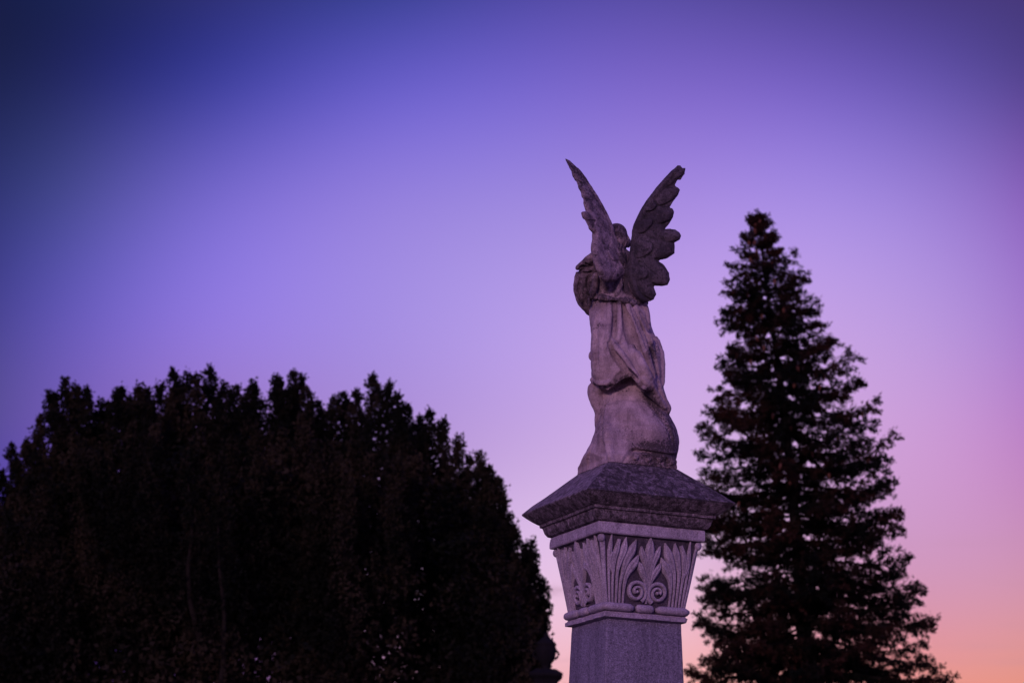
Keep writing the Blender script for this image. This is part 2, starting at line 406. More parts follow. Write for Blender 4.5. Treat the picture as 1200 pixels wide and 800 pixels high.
# carved relief: strokes on each bell face in (u, v)
ZB, ZT = 3.158, 3.484
def bell_half(v):
    z = ZB + (ZT - ZB) * v
    return float(np.interp(z, [3.118, 3.160, 3.20, 3.27, 3.35, 3.43, 3.482], [.214, .2155, .222, .2335, .2465, .2595, .268]))
def catmull(pts, n=6):
    P = np.array(pts, float); P = np.vstack([2 * P[0] - P[1], P, 2 * P[-1] - P[-2]]); out = []
    for i in range(1, len(P) - 2):
        for k in range(n):
            t = k / n; a, b, c, d = P[i-1], P[i], P[i+1], P[i+2]
            out.append(.5 * ((2*b) + (c-a)*t + (2*a-5*b+4*c-d)*t*t + (-a+3*b-3*c+d)*t**3))
    out.append(P[-2]); return np.array(out)
WK, LK = .90, .72
JR = np.random.default_rng(77)
def stroke(mb, side, pts, wid, lift, crease=.35, mirror=1, n=6, nx=8):
    """pts (u, v), wid/lift given at each point; a raised tapering leaf lobe with a midrib"""
    pts = [(p[0] + (JR.normal() * .006 if i else 0), p[1] + (JR.normal() * .010 if 0 < i else 0)) for i, p in enumerate(pts)] if len(pts) < 12 else pts
    wid = [w * (1 + JR.normal() * .06) for w in wid] if len(pts) < 12 else wid
    q = catmull([(p[0] * mirror, p[1], w * WK, l * LK) for p, w, l in zip(pts, wid, lift)], n)
    ph = np.array([(a[0] * bell_half(a[1]), ZB + (ZT - ZB) * a[1]) for a in q])
    T = np.gradient(ph, axis=0); T /= np.linalg.norm(T, axis=1)[:, None] + 1e-9
    N = np.stack([-T[:, 1], T[:, 0]], 1)
    vs = []; fs = []; a = side * math.pi / 2; ca, sa = math.cos(a), math.sin(a)
    for i in range(len(q)):
        w, l = max(q[i, 2], .0008), q[i, 3]
        l *= 1 - .5 * min(1, max(0, (abs(q[i, 0]) - .74) / .2))
        for k in range(nx + 1):
            s = -1 + 2 * k / nx
            pr = max(0, 1 - abs(s) ** 2.6) ** .45 - crease * math.exp(-(s / .16) ** 2)
            x = ph[i, 0] + N[i, 0] * w * s; z = ph[i, 1] + N[i, 1] * w * s
            vv = (z - ZB) / (ZT - ZB); y = -bell_half(min(max(vv, 0), 1.0)) - l * max(pr, 0) + (.004 if abs(s) > .99 else 0)
            vs.append(blk((x * ca - y * sa, x * sa + y * ca, z)))
    for i in range(len(q) - 1):
        for k in range(nx):
            p = i * (nx + 1) + k; fs.append([p, p + nx + 1, p + nx + 2, p + 1] if mirror > 0 else [p, p + 1, p + nx + 2, p + nx + 1])
    mb.add(vs, fs)
def scroll(mb, side, mirror):
    pts = []; w = []; l = []
    cx, cz = -.252, .185; asp = .327 / .24
    # stem from the palmette foot round the outside, curling in
    for k in range(0, 46):
        t = k / 45; ang = R(-60 + 640 * t) ; r = .136 * (1 - t) ** .8 + .028
        rv = r; ru = r * .327 / .228
        pts.append((cx + ru * math.cos(ang), cz + rv * math.sin(ang))); w.append(.0125 * (1 - .35 * t)); l.append(.021 + .008 * t)
    stroke(mb, side, pts, w, l, crease=.0, mirror=mirror, n=2, nx=10)
    # eye
    u0, v0 = cx * mirror, cz; h = bell_half(v0) - .008; a = side * math.pi / 2; ca, sa = math.cos(a), math.sin(a)
    vs = []; fs = []; nr, ns = 5, 12
    for i in range(nr + 1):
        th = (math.pi / 2) * i / nr
        for j in range(ns):
            b = 2 * math.pi * j / ns
            x = u0 * h + .011 * math.sin(th) * math.cos(b); z = ZB + .327 * v0 + .011 * math.sin(th) * math.sin(b); y = -h - .030 * math.cos(th)
            vs.append(blk((x * ca - y * sa, x * sa + y * ca, z)))
    for i in range(nr):
        for j in range(ns):
            p = i * ns + j; p2 = i * ns + (j + 1) % ns; fs.append([p, p2, p2 + ns, p + ns])
    mb.add(vs, fs)
W = lambda *a: [x / 1000 for x in a]
for side in range(4):
    mb = MB()
    stroke(mb, side, [(0, .02), (0, .30), (0, .52), (0, .72), (.0, .87), (.0, 1.0)], W(6, 7, 12, 29, 24, 1.5), W(14, 16, 20, 27, 30, 20))
    for mr in (1, -1):
        stroke(mb, side, [(-.02, .22), (-.045, .45), (-.09, .62), (-.15, .76), (-.19, .87)], W(6, 9, 17, 18, 1.5), W(14, 20, 26, 30, 20), mirror=mr)
        stroke(mb, side, [(-.03, .15), (-.06, .32), (-.12, .45), (-.20, .55), (-.25, .64)], W(6, 10, 19, 17, 1.5), W(14, 20, 28, 30, 20), mirror=mr)
    mb.build('palmette', CARVED, cap, True, PL)
    for mr in (1, -1):
        mb = MB(); scroll(mb, side, mr); mb.build('scroll', CARVED, cap, True, PL)
        mb = MB()
        A = [[(-.58, .0), (-.555, .20), (-.50, .40), (-.40, .53), (-.31, .62), (-.25, .71)],
             [(-.665, .0), (-.64, .25), (-.58, .46), (-.49, .63), (-.38, .78), (-.29, .93)],
             [(-.75, .0), (-.725, .25), (-.69, .48), (-.62, .65), (-.55, .80), (-.49, .97)],
             [(-.83, .0), (-.81, .25), (-.785, .48), (-.75, .65), (-.72, .76), (-.64, .93)],
             [(-.905, .0), (-.895, .25), (-.88, .48), (-.86, .65), (-.83, .80), (-.80, .99)]]
        Ws = [W(6, 7, 15, 27, 22, 1.5), W(6, 7, 12, 25, 24, 1.5), W(6, 7, 10, 20, 22, 1.5), W(6, 7, 9, 14, 17, 9), W(6, 7, 8, 13, 13, 1.5)]
        L = W(13, 16, 20, 27, 31, 20)
        for p, w in zip(A, Ws): stroke(mb, side, p, w, L, mirror=mr, crease=.3)
        # short over-turned lobe by the corner
        stroke(mb, side, [(-.80, .45), (-.84, .60), (-.80, .70), (-.72, .72)], W(8, 15, 15, 3), W(20, 32, 32, 14), mirror=mr)
        # corner rib
        stroke(mb, side, [(-.965, .0), (-.965, .4), (-.965, .8), (-.965, .93)], W(7, 8, 9, 9), W(10, 11, 13, 14), mirror=mr, crease=0)
        mb.build('acanthus_leaf', CARVED, cap, True, PL)
def ball(mb, c, r, xf, sy=1):
    vs = []; fs = []; nr, ns = 8, 12
    for i in range(nr + 1):
        th = math.pi * i / nr
        for j in range(ns):
            b = 2 * math.pi * j / ns
            vs.append(xf((c[0] + r * math.sin(th) * math.cos(b), c[1] + r * math.sin(th) * math.sin(b), c[2] + r * sy * math.cos(th))))
    for i in range(nr):
        for j in range(ns):
            p = i * ns + j; p2 = i * ns + (j + 1) % ns; fs.append([p, p + ns, p2 + ns, p2])
    mb.add(vs, fs)
for sx in (1, -1):
    for sy in (1, -1):
        mb = MB(); ball(mb, (sx * .262, sy * .262, 3.462), .019, blk, 1.15); mb.build('corner_curl', CARVED, cap, True, PL)

# ------------------------------------------------------------------ statue: sculpted as distance fields, then skinned
PXM = 11.0 / F * 1.035      # metres per photo pixel at the statue
def to_world(X, Y, Wd):
    d = ray(X, Y)
    return CAM + d * ((11.0 - Wd * PXM) / d[..., 1])[..., None]

class Field:
    dirt = None
    def surf(s, x, y):
        i = int(round((x - s.o[0]) / s.st)); j = int(round((y - s.o[1]) / s.st)); col = s.d[min(max(i, 0), len(s.x) - 1), min(max(j, 0), len(s.y) - 1)]
        k = np.nonzero(col < 0)[0]
        return float(s.w[k[-1]]) if len(k) else 0.0
    def line(s, pts, rad, off=0.0, k=1.5, sub=False, dirt=1.0):
        q = catmull([tuple(p) for p in pts], 4); W_ = [s.surf(x, y) + off for x, y in q]
        W_ = np.convolve(np.r_[W_[0], W_, W_[-1]], [.25, .5, .25], 'valid')
        rad = rad if hasattr(rad, '__len__') else [rad] * len(pts); rr = np.interp(np.linspace(0, 1, len(q)), np.linspace(0, 1, len(rad)), rad)
        if sub and s.dirt is not None:
            for (x, y), w_, r_ in zip(q, W_, rr): s.dirt.append((x, y, w_ - off, max(1.2, r_ * .8), dirt))
        for i in range(len(q) - 1): s.caps((*q[i], W_[i]), (*q[i + 1], W_[i + 1]), rr[i], rr[i + 1], k, sub)
    def __init__(s, x0, x1, y0, y1, w0, w1, st):
        s.o = np.array([x0, y0, w0], np.float32); s.st = st
        s.x = np.arange(x0, x1, st, dtype=np.float32); s.y = np.arange(y0, y1, st, dtype=np.float32); s.w = np.arange(w0, w1, st, dtype=np.float32)
        s.d = np.full((len(s.x), len(s.y), len(s.w)), 30.0, np.float32)
    def sl(s, lo, hi, m):
        r = []
        for a, l, h in zip((s.x, s.y, s.w), lo, hi):
            r.append(slice(max(0, int((l - m - a[0]) / s.st)), min(len(a), int((h + m - a[0]) / s.st) + 2)))
        return tuple(r)
    def grid(s, sl):
        return s.x[sl[0]][:, None, None], s.y[sl[1]][None, :, None], s.w[sl[2]][None, None, :]
    def merge(s, sl, d, k, sub=False):
        a = s.d[sl]
        if a.size == 0: return
        if sub:
            h = np.clip(.5 - .5 * (a + d) / k, 0, 1); s.d[sl] = a * (1 - h) - d * h + k * h * (1 - h)
        else:
            h = np.clip(.5 + .5 * (a - d) / k, 0, 1); s.d[sl] = a * (1 - h) + d * h - k * h * (1 - h)
    def caps(s, a, b, ra, rb, k=3, sub=False, fl=1.0):
        a = np.array(a, np.float32); b = np.array(b, np.float32); m = max(ra, rb) + k * 2 + 6
        sl = s.sl(np.minimum(a, b), np.maximum(a, b), m); X, Y, Wd = s.grid(sl)
        ab = b - a; L = float(ab @ ab) + 1e-6
        t = np.clip(((X - a[0]) * ab[0] + (Y - a[1]) * ab[1] + (Wd - a[2]) * ab[2]) / L, 0, 1)
        d = np.sqrt((X - a[0] - ab[0] * t) ** 2 + (Y - a[1] - ab[1] * t) ** 2 + ((Wd - a[2] - ab[2] * t) / fl) ** 2) - (ra + (rb - ra) * t)
        s.merge(sl, d, k, sub)
    def poly(s, pts, rad, k=3, sub=False, fl=1.0):
        P = np.array(pts, float); rad = rad if hasattr(rad, '__len__') else [rad] * len(P)
        q = catmull([(*p, r) for p, r in zip(P, rad)], 4)
        for a, b in zip(q[:-1], q[1:]): s.caps(a[:3], b[:3], max(.3, a[3]), max(.3, b[3]), k, sub, fl)
    def ell(s, c, r, k=3, sub=False, rot=0):
        m = max(r) + k * 2 + 6; sl = s.sl(c, c, m); X, Y, Wd = s.grid(sl)
        x, y = X - c[0], Y - c[1]
        if rot: ca, sa = math.cos(R(rot)), math.sin(R(rot)); x, y = x * ca + y * sa, -x * sa + y * ca
        q = np.sqrt((x / r[0]) ** 2 + (y / r[1]) ** 2 + ((Wd - c[2]) / r[2]) ** 2)
        s.merge(sl, (q - 1) * min(r), k, sub)
    def column(s, tab, k=3, sq=2.0):
        tab = np.array(tab, float); y0, y1 = tab[0, 0], tab[-1, 0]
        sl = s.sl((tab[:, 1].min(), y0, -80), (tab[:, 2].max(), y1, 80), 8); X, Y, Wd = s.grid(sl)
        ys = Y.ravel(); f = lambda c: smooth_interp(ys, tab[:, 0], tab[:, c])[None, :, None]
        l, r, b, cw = f(1), f(2), f(3), f(4); cx = (l + r) / 2; a = (r - l) / 2
        q = (np.abs((X - cx) / a) ** sq + np.abs((Wd - cw) / b) ** sq) ** (1 / sq)
        d = (q - 1) * np.minimum(a, b)
        e = np.maximum(y0 - Y, Y - y1); d = np.maximum(d, e)
        s.merge(sl, d.astype(np.float32), k)
    def mesh(s, jitter=None):
        d = s.d; st = s.st
        ins = d < 0
        nx, ny, nz = d.shape
        # surface nets
        c = [(i, j, k) for i in (0, 1) for j in (0, 1) for k in (0, 1)]
        cs = sum(ins[i:nx-1+i, j:ny-1+j, k:nz-1+k].astype(np.int8) for i, j, k in c)
        act = (cs > 0) & (cs < 8); ii, jj, kk = np.nonzero(act)
        vid = -np.ones(act.shape, np.int32); vid[ii, jj, kk] = np.arange(len(ii))
        acc = np.zeros((len(ii), 3)); cnt = np.zeros(len(ii))
        for A in range(8):
            for ax in range(3):
                a = c[A]
                if a[ax]: continue
                b = list(a); b[ax] = 1
                da = d[ii + a[0], jj + a[1], kk + a[2]]; db = d[ii + b[0], jj + b[1], kk + b[2]]
                m = (da < 0) != (db < 0); t = np.where(m, da / np.where(m, da - db, 1), 0)
                p = np.array(a, float)[None, :].repeat(len(ii), 0); p[:, ax] += t
                acc[m] += p[m]; cnt[m] += 1
        pos = acc / cnt[:, None] + np.stack([ii, jj, kk], 1); pos = pos * st + s.o
        faces = []
        for ax in range(3):
            u, v_ = [(1, 2), (2, 0), (0, 1)][ax]
            lo = [slice(0, None)] * 3; hi = [slice(0, None)] * 3
            lo[ax] = slice(0, d.shape[ax] - 1); hi[ax] = slice(1, d.shape[ax])
            sg = ins[tuple(lo)] != ins[tuple(hi)]
            q = np.array(np.nonzero(sg)).T
            q = q[(q[:, u] > 0) & (q[:, v_] > 0) & (q[:, u] < d.shape[u] - 1) & (q[:, v_] < d.shape[v_] - 1)]
            def vv(du, dv):
                r = q.copy(); r[:, u] += du; r[:, v_] += dv; return vid[r[:, 0], r[:, 1], r[:, 2]]
            F4 = np.stack([vv(-1, -1), vv(0, -1), vv(0, 0), vv(-1, 0)], 1)
            inn = ins[q[:, 0], q[:, 1], q[:, 2]]
            # local frame (x right, y down, w to viewer) is left-to-right handed check: x × y = -w → flip
            F4 = np.where(inn[:, None], F4, F4[:, ::-1]); faces.append(F4)
        faces = np.concatenate(faces); faces = faces[(faces >= 0).all(1)]
        return pos, faces

def smooth_interp(x, xp, fp):
    # linear interpolation softened by averaging over +-4 px
    return (np.interp(x, xp, fp) * 2 + np.interp(x - 3, xp, fp) + np.interp(x + 3, xp, fp)) / 4

def skin(field, name, mat, parent, origin, lich=None, relax=0):
    pos, faces = field.mesh()
    # one pass of relaxation
    for _ in range(relax):
        a = np.zeros_like(pos); n = np.zeros(len(pos))
        for i in range(4):
            j = (i + 1) % 4
            for p, q in ((i, j), (j, i)):
                np.add.at(a, faces[:, p], pos[faces[:, q]]); np.add.at(n, faces[:, p], 1)
        pos = pos * .5 + (a / n[:, None]) * .5
    wpos = to_world(pos[:, 0], pos[:, 1], pos[:, 2]) - np.array(origin)
    o = mesh_obj(name, wpos, faces, mat, parent, True)
    if lich is not None:
        at_ = o.data.attributes.new('lichen', 'FLOAT', 'POINT'); at_.data.foreach_set('value', lich(pos).astype(np.float32))
    return o

def table_fn(tab):
    tab = np.array(tab, float)
    def f(x, y, off=0):
        g = lambda c: float(smooth_interp(np.array([y]), tab[:, 0], tab[:, c])[0])
        l, r, b, cw = g(1), g(2), g(3), g(4); cx, a = (l + r) / 2, (r - l) / 2
        t = max(0, 1 - ((x - cx) / a) ** 2)
        return (x, y, cw + b * math.sqrt(t) + off)
    return f

SKIRT = [(344, 696, 756, 22, 0), (352, 694, 757, 24, 0), (365, 690, 760, 26, 1), (385, 692, 764, 29, 2), (400, 694, 771, 32, 3), (418, 693, 776, 34, 4),
         (432, 693, 777, 35, 5), (447, 693, 777, 35, 4), (456, 694, 778, 34, 3), (465, 697, 781, 33, 2), (475, 702, 785, 32, 1), (484, 708, 785, 30, 0)]
LOWER = [(424, 714, 766, 10, -4), (436, 711, 771, 14, -4), (446, 707, 774, 17, -4), (456, 706, 776, 21, -4), (470, 704, 778, 27, -2), (484, 702, 783, 32, 0), (493, 704, 788, 35, 0), (500, 702, 792, 38, 0),
         (510, 697, 795, 41, 0), (520, 692, 796, 43, 0), (528, 687, 795, 45, 0), (540, 681, 793, 48, 0), (548, 678, 793, 50, 0), (560, 677, 793, 50, 0)]
sk = table_fn(SKIRT); lw = table_fn(LOWER)
BASEZ = 3.8536
st_loc = tuple(blk((0, 0, BASEZ)))
statue = empty('angel_statue', st_loc)
tag(statue, 'weathered stone angel statue with raised wings, seen from behind on its pedestal', 'statue')

FOLD_SHADE = []  # points along carved grooves where fold shade is painted into the stone
def lich_shade_body(p):  # lichen stains, plus shade of folds and hollows put into the colour
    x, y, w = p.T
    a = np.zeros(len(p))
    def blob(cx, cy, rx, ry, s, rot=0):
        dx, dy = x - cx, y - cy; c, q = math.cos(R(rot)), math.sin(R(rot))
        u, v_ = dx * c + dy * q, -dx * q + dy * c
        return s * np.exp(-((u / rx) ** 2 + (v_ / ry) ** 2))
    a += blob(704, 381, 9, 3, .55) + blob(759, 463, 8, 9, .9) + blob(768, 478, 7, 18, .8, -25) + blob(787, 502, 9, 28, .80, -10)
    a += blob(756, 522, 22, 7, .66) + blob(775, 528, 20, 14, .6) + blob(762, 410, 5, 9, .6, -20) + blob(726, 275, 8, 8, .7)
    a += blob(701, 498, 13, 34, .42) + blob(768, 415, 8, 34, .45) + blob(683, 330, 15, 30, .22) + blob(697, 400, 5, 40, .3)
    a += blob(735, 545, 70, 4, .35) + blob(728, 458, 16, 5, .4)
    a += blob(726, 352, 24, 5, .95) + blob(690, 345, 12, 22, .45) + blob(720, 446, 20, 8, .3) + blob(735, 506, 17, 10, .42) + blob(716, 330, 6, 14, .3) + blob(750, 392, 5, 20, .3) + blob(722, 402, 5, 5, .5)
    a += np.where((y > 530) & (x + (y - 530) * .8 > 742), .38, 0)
    if FOLD_SHADE:
        for dx, dy, dw, dr, ds in FOLD_SHADE:
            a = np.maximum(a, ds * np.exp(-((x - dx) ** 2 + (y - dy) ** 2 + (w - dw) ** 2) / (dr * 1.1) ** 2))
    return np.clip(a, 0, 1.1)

# --- gown and lower drapery
f = Field(668, 804, 336, 566, -58, 66, 1.0)
f.column(SKIRT, 3)
# the hem: short at the left, swept down in a long diagonal towards the right
HEM = [(680, 447), (691, 448), (700, 453), (712, 457), (722, 450), (731, 443), (740, 441), (746, 448), (752, 457), (762, 466), (773, 476), (784, 484), (800, 488)]
hy = np.interp(f.x, *zip(*HEM))[:, None, None]
f.d = np.maximum(f.d, ((f.y[None, :, None] - hy) * .8).astype(np.float32) * np.ones_like(f.d))
f.column(LOWER, 3, 2.3)
# square foot of the block, aligned with the abacus
sl = f.sl((670, 490, -58), (800, 560, 66), 6); X, Y, Wd = f.grid(sl)
Xg = np.broadcast_to(X, f.d[sl].shape); Yg = np.broadcast_to(Y, f.d[sl].shape); Wg = np.broadcast_to(Wd, f.d[sl].shape)
Pw = to_world(Xg.astype(float), Yg.astype(float), Wg.astype(float)) - np.array([BX, BY, 0])
lx = Pw[..., 0] * math.cos(-YAW) - Pw[..., 1] * math.sin(-YAW); ly = Pw[..., 0] * math.sin(-YAW) + Pw[..., 1] * math.cos(-YAW)
zz = Pw[..., 2]
hh = .186 - np.clip(zz - BASEZ - .04, 0, 1) * .52
hh_r = hh
q = np.maximum(np.abs(lx), np.abs(ly)) - hh
q = np.where((zz > BASEZ + .20), np.maximum(q, (zz - BASEZ - .20)), q) / PXM
f.merge(sl, q.astype(np.float32), 7)
# flat clip at the abacus top and to the square foot
allP = to_world(*[a.astype(float) for a in np.broadcast_arrays(f.x[:, None, None], f.y[None, :, None], f.w[None, None, :])])
zc = (allP[..., 2] - BASEZ - .0015) / PXM
lxa = (allP[..., 0] - BX) * math.cos(-YAW) - (allP[..., 1] - BY) * math.sin(-YAW); lya = (allP[..., 0] - BX) * math.sin(-YAW) + (allP[..., 1] - BY) * math.cos(-YAW)
sqr = (np.maximum(np.abs(lxa), np.abs(lya)) - .187 - np.clip(allP[..., 2] - BASEZ - .03, 0, 1) * .6) / PXM
f.d = np.maximum(f.d, sqr.astype(np.float32))
# plinth band at the lower right, parted from the drapery by a diagonal groove
f.poly([lw(727, 545, 4), lw(733, 536, 3), (742, 527, 44), (757, 529, 44), (778, 531, 38), (794, 533, 22)], [1.6, 1.8, 2, 2, 2, 2], 1.2, sub=True)
f.poly([(782, 534, 34), (782, 548, 36), (782, 556, 36)], [1.3, 1.5, 1.5], 1, sub=True)
# leg under the cloth
f.poly([sk(708, 372, -12), sk(709, 392, -9), sk(709, 415, -8), sk(707, 436, -10)], [11, 14, 15, 12], 5)
f.ell((701, 456, 0), (9.5, 11, 16), 3, rot=25); f.poly([(697, 460, 6), (702, 467, 8), (706, 472, 8)], [4, 3.4, 2], 3)
f.poly([sk(693.5, 445, 0), sk(701, 448, 0), sk(711, 449, 0), sk(721, 446, 0), sk(730, 442, 0)], [2.4, 2.8, 2.8, 2.6, 2], 2)
f.poly([sk(694, 452, -1), sk(703, 454, 0), sk(714, 455, 0), sk(726, 451, 0)], [1.6, 2.6, 3, 3], 2, sub=True)
f.poly([(706, 456, 34), (713, 459, 36), (716, 466, 30)], [3.5, 5.5, 3], 2, sub=True)     # rolled hem at the left
f.poly([(695, 455, 6), (698, 468, 4), (703, 482, 2), (702, 497, 0)], [6, 6, 5, 4], 4)
f.poly([sk(695, 415, -16), sk(694, 419, -14)], [4, 3], 3)
# vertical pleats under the sash, then the great diagonal folds
f.dirt = []
f.line([(714, 352), (714, 372), (712, 392), (709, 410)], [2.5, 3.2, 3, 1], .4, 2.5)
f.line([(726, 353), (727, 374), (725, 396), (720, 404)], [2.6, 3.4, 3.2, 1.5], .6, 2)
f.line([(720, 355), (720, 376), (718, 398)], [2.4, 3.0, 1.5], .6, 1.2, True)
f.line([(706, 356), (706, 370), (704, 382)], [1.4, 1.8, .8], .6, 1.5, True, .4)
f.line([(734, 354), (741, 372), (749, 392), (757, 412)], [3.0, 5.4, 6.0, 4.0], 3.0, 1.4)
f.line([(757, 412), (765, 436), (774, 458), (782, 476), (783, 482)], [4.2, 3.6, 3.4, 3.6, 2.4], 1.0, 1.6)
f.line([(743, 356), (752, 374), (760, 390), (764, 402)], [2.8, 4.4, 4.2, 1.5], 3.0, 1.4)
f.line([(731, 358), (735, 376), (741, 396), (747, 412)], [3.0, 6.0, 7.4, 4.5], 1.0, 1.6, True, .8)
f.line([(740, 360), (748, 378), (755, 394), (759, 408)], [1.6, 3.0, 3.6, 2], .3, .8, True)
f.line([(751, 366), (760, 382), (767, 396), (770, 412)], [2.0, 3.4, 3.8, 2], .8, 1.6, True, .7)
f.line([(760, 404), (766, 420), (770, 438), (773, 452)], [3, 5.4, 5.4, 2], .8, 1.2, True, .9)
f.line([(769, 396), (774, 412), (776, 432), (776, 450)], [2.6, 3.4, 3.4, 2.4], -.5, 2)
f.line([(754, 352), (758, 366), (760, 378)], [3, 3, 2], 0, 2)
# hanging flap: raised panel with a free left edge
for (a, b, r0, r1) in (((725, 408), (744, 441), 4, 5), ((732, 406), (751, 444), 5, 6), ((740, 408), (758, 446), 5, 6), ((747, 414), (764, 450), 4, 5), ((755, 444), (771, 468), 5, 4)):
    f.line([a, ((a[0] + b[0]) / 2, (a[1] + b[1]) / 2), b], [r0, (r0 + r1) / 2, r1], .8, 2)
f.line([(717, 398), (724, 409), (733, 420), (739, 430), (745, 440), (752, 451), (757, 455)], [2.0, 3.0, 3.0, 3.2, 3.4, 3.0, 2], 2.0, 1.2)
f.line([(713, 402), (721, 416), (729, 427), (734, 437)], [1.6, 4.0, 5.0, 4.0], 1.0, 1.2, True, .7)
f.line([(699, 372), (698, 400), (699, 430)], [1.5, 2.6, 1.5], .8, 3, True, .1)
f.line([(763, 448), (771, 463), (779, 477)], [2.2, 3, 2.4], .6, 1.2)
# dark hollow under the gown
f.poly([(719, 449, 42), (728, 444, 43), (736, 440, 44), (742, 443, 43)], [7.5, 9, 9, 7], 1.5, sub=True)
f.poly([(709, 458, 36), (719, 453, 40)], [5, 6.5], 1.5, sub=True)
for x_, y_ in ((716, 451), (722, 446), (728, 443), (734, 441), (740, 441), (709, 455), (703, 452), (697, 450)): f.dirt.append((x_, y_, f.surf(x_, y_), 4.2, .9))  # shade inside the hollow painted onto its surface
# forms of the lower drapery
f.ell((737, 486, 6), (24, 22, 32), 8); f.ell((716, 512, 8), (18, 24, 38), 8); f.ell((760, 505, 6), (26, 22, 38), 8)
f.line([(762, 474), (774, 487), (784, 502), (788, 516)], [2.0, 3.0, 3.0, 1.5], .8, 2.5, True, .6)
f.line([(709, 474), (706, 490), (707, 505)], [1.4, 2.2, 1.2], .8, 3, True, .15)
f.line([(716, 470), (728, 466), (742, 468)], [1.4, 2.0, 1.2], .8, 3, True, .1)
f.line([(712, 476), (711, 500), (714, 534)], [1.5, 3.2, 2.5], .8, 5)
f.line([(694, 520), (690, 532), (689, 548)], [1.2, 1.8, 1.4], .4, 2, True, .3)

# plinth block at the lower right, parted by a diagonal joint
f.line([(727, 547), (734, 537), (742, 528)], [1.2, 1.5, 1.7], .2, .8, True)
f.line([(742, 528), (757, 529), (776, 532), (793, 534)], [1.7, 1.7, 1.7, 1.5], .2, .8, True)
f.line([(781, 535), (781, 545), (782, 555)], [1.2, 1.3, 1.3], .2, .8, True)
for i, (x_, y_) in enumerate(((736, 541), (745, 536), (752, 545), (760, 538), (768, 546), (773, 538), (741, 546), (787, 542))): f.ell((x_, y_, f.surf(x_, y_) + 1), (3.2, 2.6, 2.2), 1.5, sub=(i % 2 == 0))
FOLD_SHADE = f.dirt
f.d = np.maximum(f.d, -zc.astype(np.float32))
# sash
import zlib
# slow surface wobble
def wob(f, amp, sc, seed):
    x, y, w = f.x[:, None, None], f.y[None, :, None], f.w[None, None, :]
    r = np.random.default_rng(seed); n = 0
    for i in range(7):
        k = r.normal(size=3); k = k / np.linalg.norm(k) * sc * (1 + i * .45)
        n = n + np.sin(x * k[0] + y * k[1] + w * k[2] + r.random() * 6.3) / (1 + i * .35)
    f.d = (f.d + amp * n).astype(np.float32)
wob(f, .16, .28, 3)
skin(f, 'gown', MARBLE, statue, st_loc, lich_shade_body)

# --- body: torso, arms, neck, head in one skin
TORSO = [(291, 708, 731, 10, 6), (298, 701, 744, 14, 5), (308, 697, 753, 17, 3), (325, 698, 755, 19, 2), (340, 697, 756, 21, 1), (350, 695, 757, 22, 1), (358, 694, 757, 22, 1)]
f = Field(664, 770, 255, 376, -48, 50, 1.0)
f.column(TORSO, 4)
f.caps((722, 300, 4), (724, 288, 4), 9, 8, 4)
f.ell((724, 279, 2), (12, 16, 14), 3)
f.ell((732.5, 283, 2), (6.5, 7.5, 9), 2, rot=10)          # cheek turned to the right
f.caps((737, 283, 1), (738.5, 286, 1), 1.6, 1.4, 1.5)      # nose
f.caps((735.5, 289, 1), (737, 289.5, 0), 1.5, 1.3, 1.5)    # lips and chin
f.ell((734, 279, 7), (3, 2, 2.2), 1.2, sub=True)           # eye hollow
f.ell((727.5, 282, 12), (1.8, 3.4, 2), 1)                  # ear
f.poly([(706, 301, 4), (696, 309, 2), (689, 322, -3), (684, 338, -8)], [10.5, 11, 10.5, 10.5], 3)        # upper arm in its sleeve
f.poly([(684, 338, -8), (685, 351, -15), (692, 363, -24)], [10.5, 8.5, 5.5], 3)                          # forearm
f.poly([(692, 364, -24), (700, 358, -32), (708, 350, -36)], [6, 5, 5], 3)
for i in range(4): f.caps((706 + i * 1.6, 350 - i * 3, -38), (713 + i * 1.3, 345 - i * 3.4, -44), 1.9, 1.5, .8)
f.caps((705, 352, -34), (706, 343, -38), 2, 1.5, .8)
f.caps((748, 306, 2), (756, 330, -6), 11, 9, 4); f.caps((756, 330, -6), (742, 346, -28), 9, 6, 4)    # far arm
f.poly([(698, 300, 13), (688, 306, 12), (680, 312, 8), (676, 314.5, 4)], [5, 4.5, 3, 1.6], 2)      # flared sleeve edge
f.poly([(679, 318, 12), (688, 320, 14), (698, 318, 16)], [1.6, 2, 1.6], 1.5, sub=True)
f.poly([(683, 330, 8), (688, 345, 4), (696, 357, 2)], [1.6, 2, 1.6], 2, sub=True)
f.poly([(680, 321, 2), (677, 338, 1), (681, 353, -4)], [2.4, 3, 2.2], 1.5)
f.poly([(676, 320, -4), (674.5, 338, -6), (678, 352, -10)], [2, 2.4, 2], 2)
f.poly([(690, 304, 14), (684, 311, 12), (679, 315, 9)], [1.2, 1.8, 1.2], 1.2, sub=True)
f.poly([(700, 303, 17), (694, 312, 15), (688, 317, 13)], [1.2, 2.0, 1.2], 1.2, sub=True)
f.poly([(687, 322, 10), (681, 333, 6), (680, 346, 1)], [1.0, 1.7, 1.0], 1.2, sub=True)
f.poly([(698, 322, 18), (697, 334, 19), (693, 346, 17), (690, 358, 10)], [3, 3.6, 3.2, 2], 2)
f.poly([(703, 326, 20), (702, 340, 22), (700, 352, 21)], [1.4, 2, 1.4], 1.5, sub=True)
f.poly([(735, 312, 19), (737, 328, 21), (742, 342, 21)], [2, 2.6, 2], 2)
f.poly([(728, 322, 21), (727, 334, 22), (722, 345, 23)], [2, 2.6, 2], 2)
f.poly([(732, 318, 21), (732, 332, 22), (732, 344, 23)], [1.5, 2, 1.5], 1.5, sub=True)
f.dirt = []
f.line([(693, 318), (689, 330), (690, 344), (695, 356)], [1.4, 2.4, 2.4, 1.2], .4, 1.2, True)
f.line([(702, 336), (699, 346), (698, 356)], [1.2, 2.2, 1.4], .4, 1.2, True)
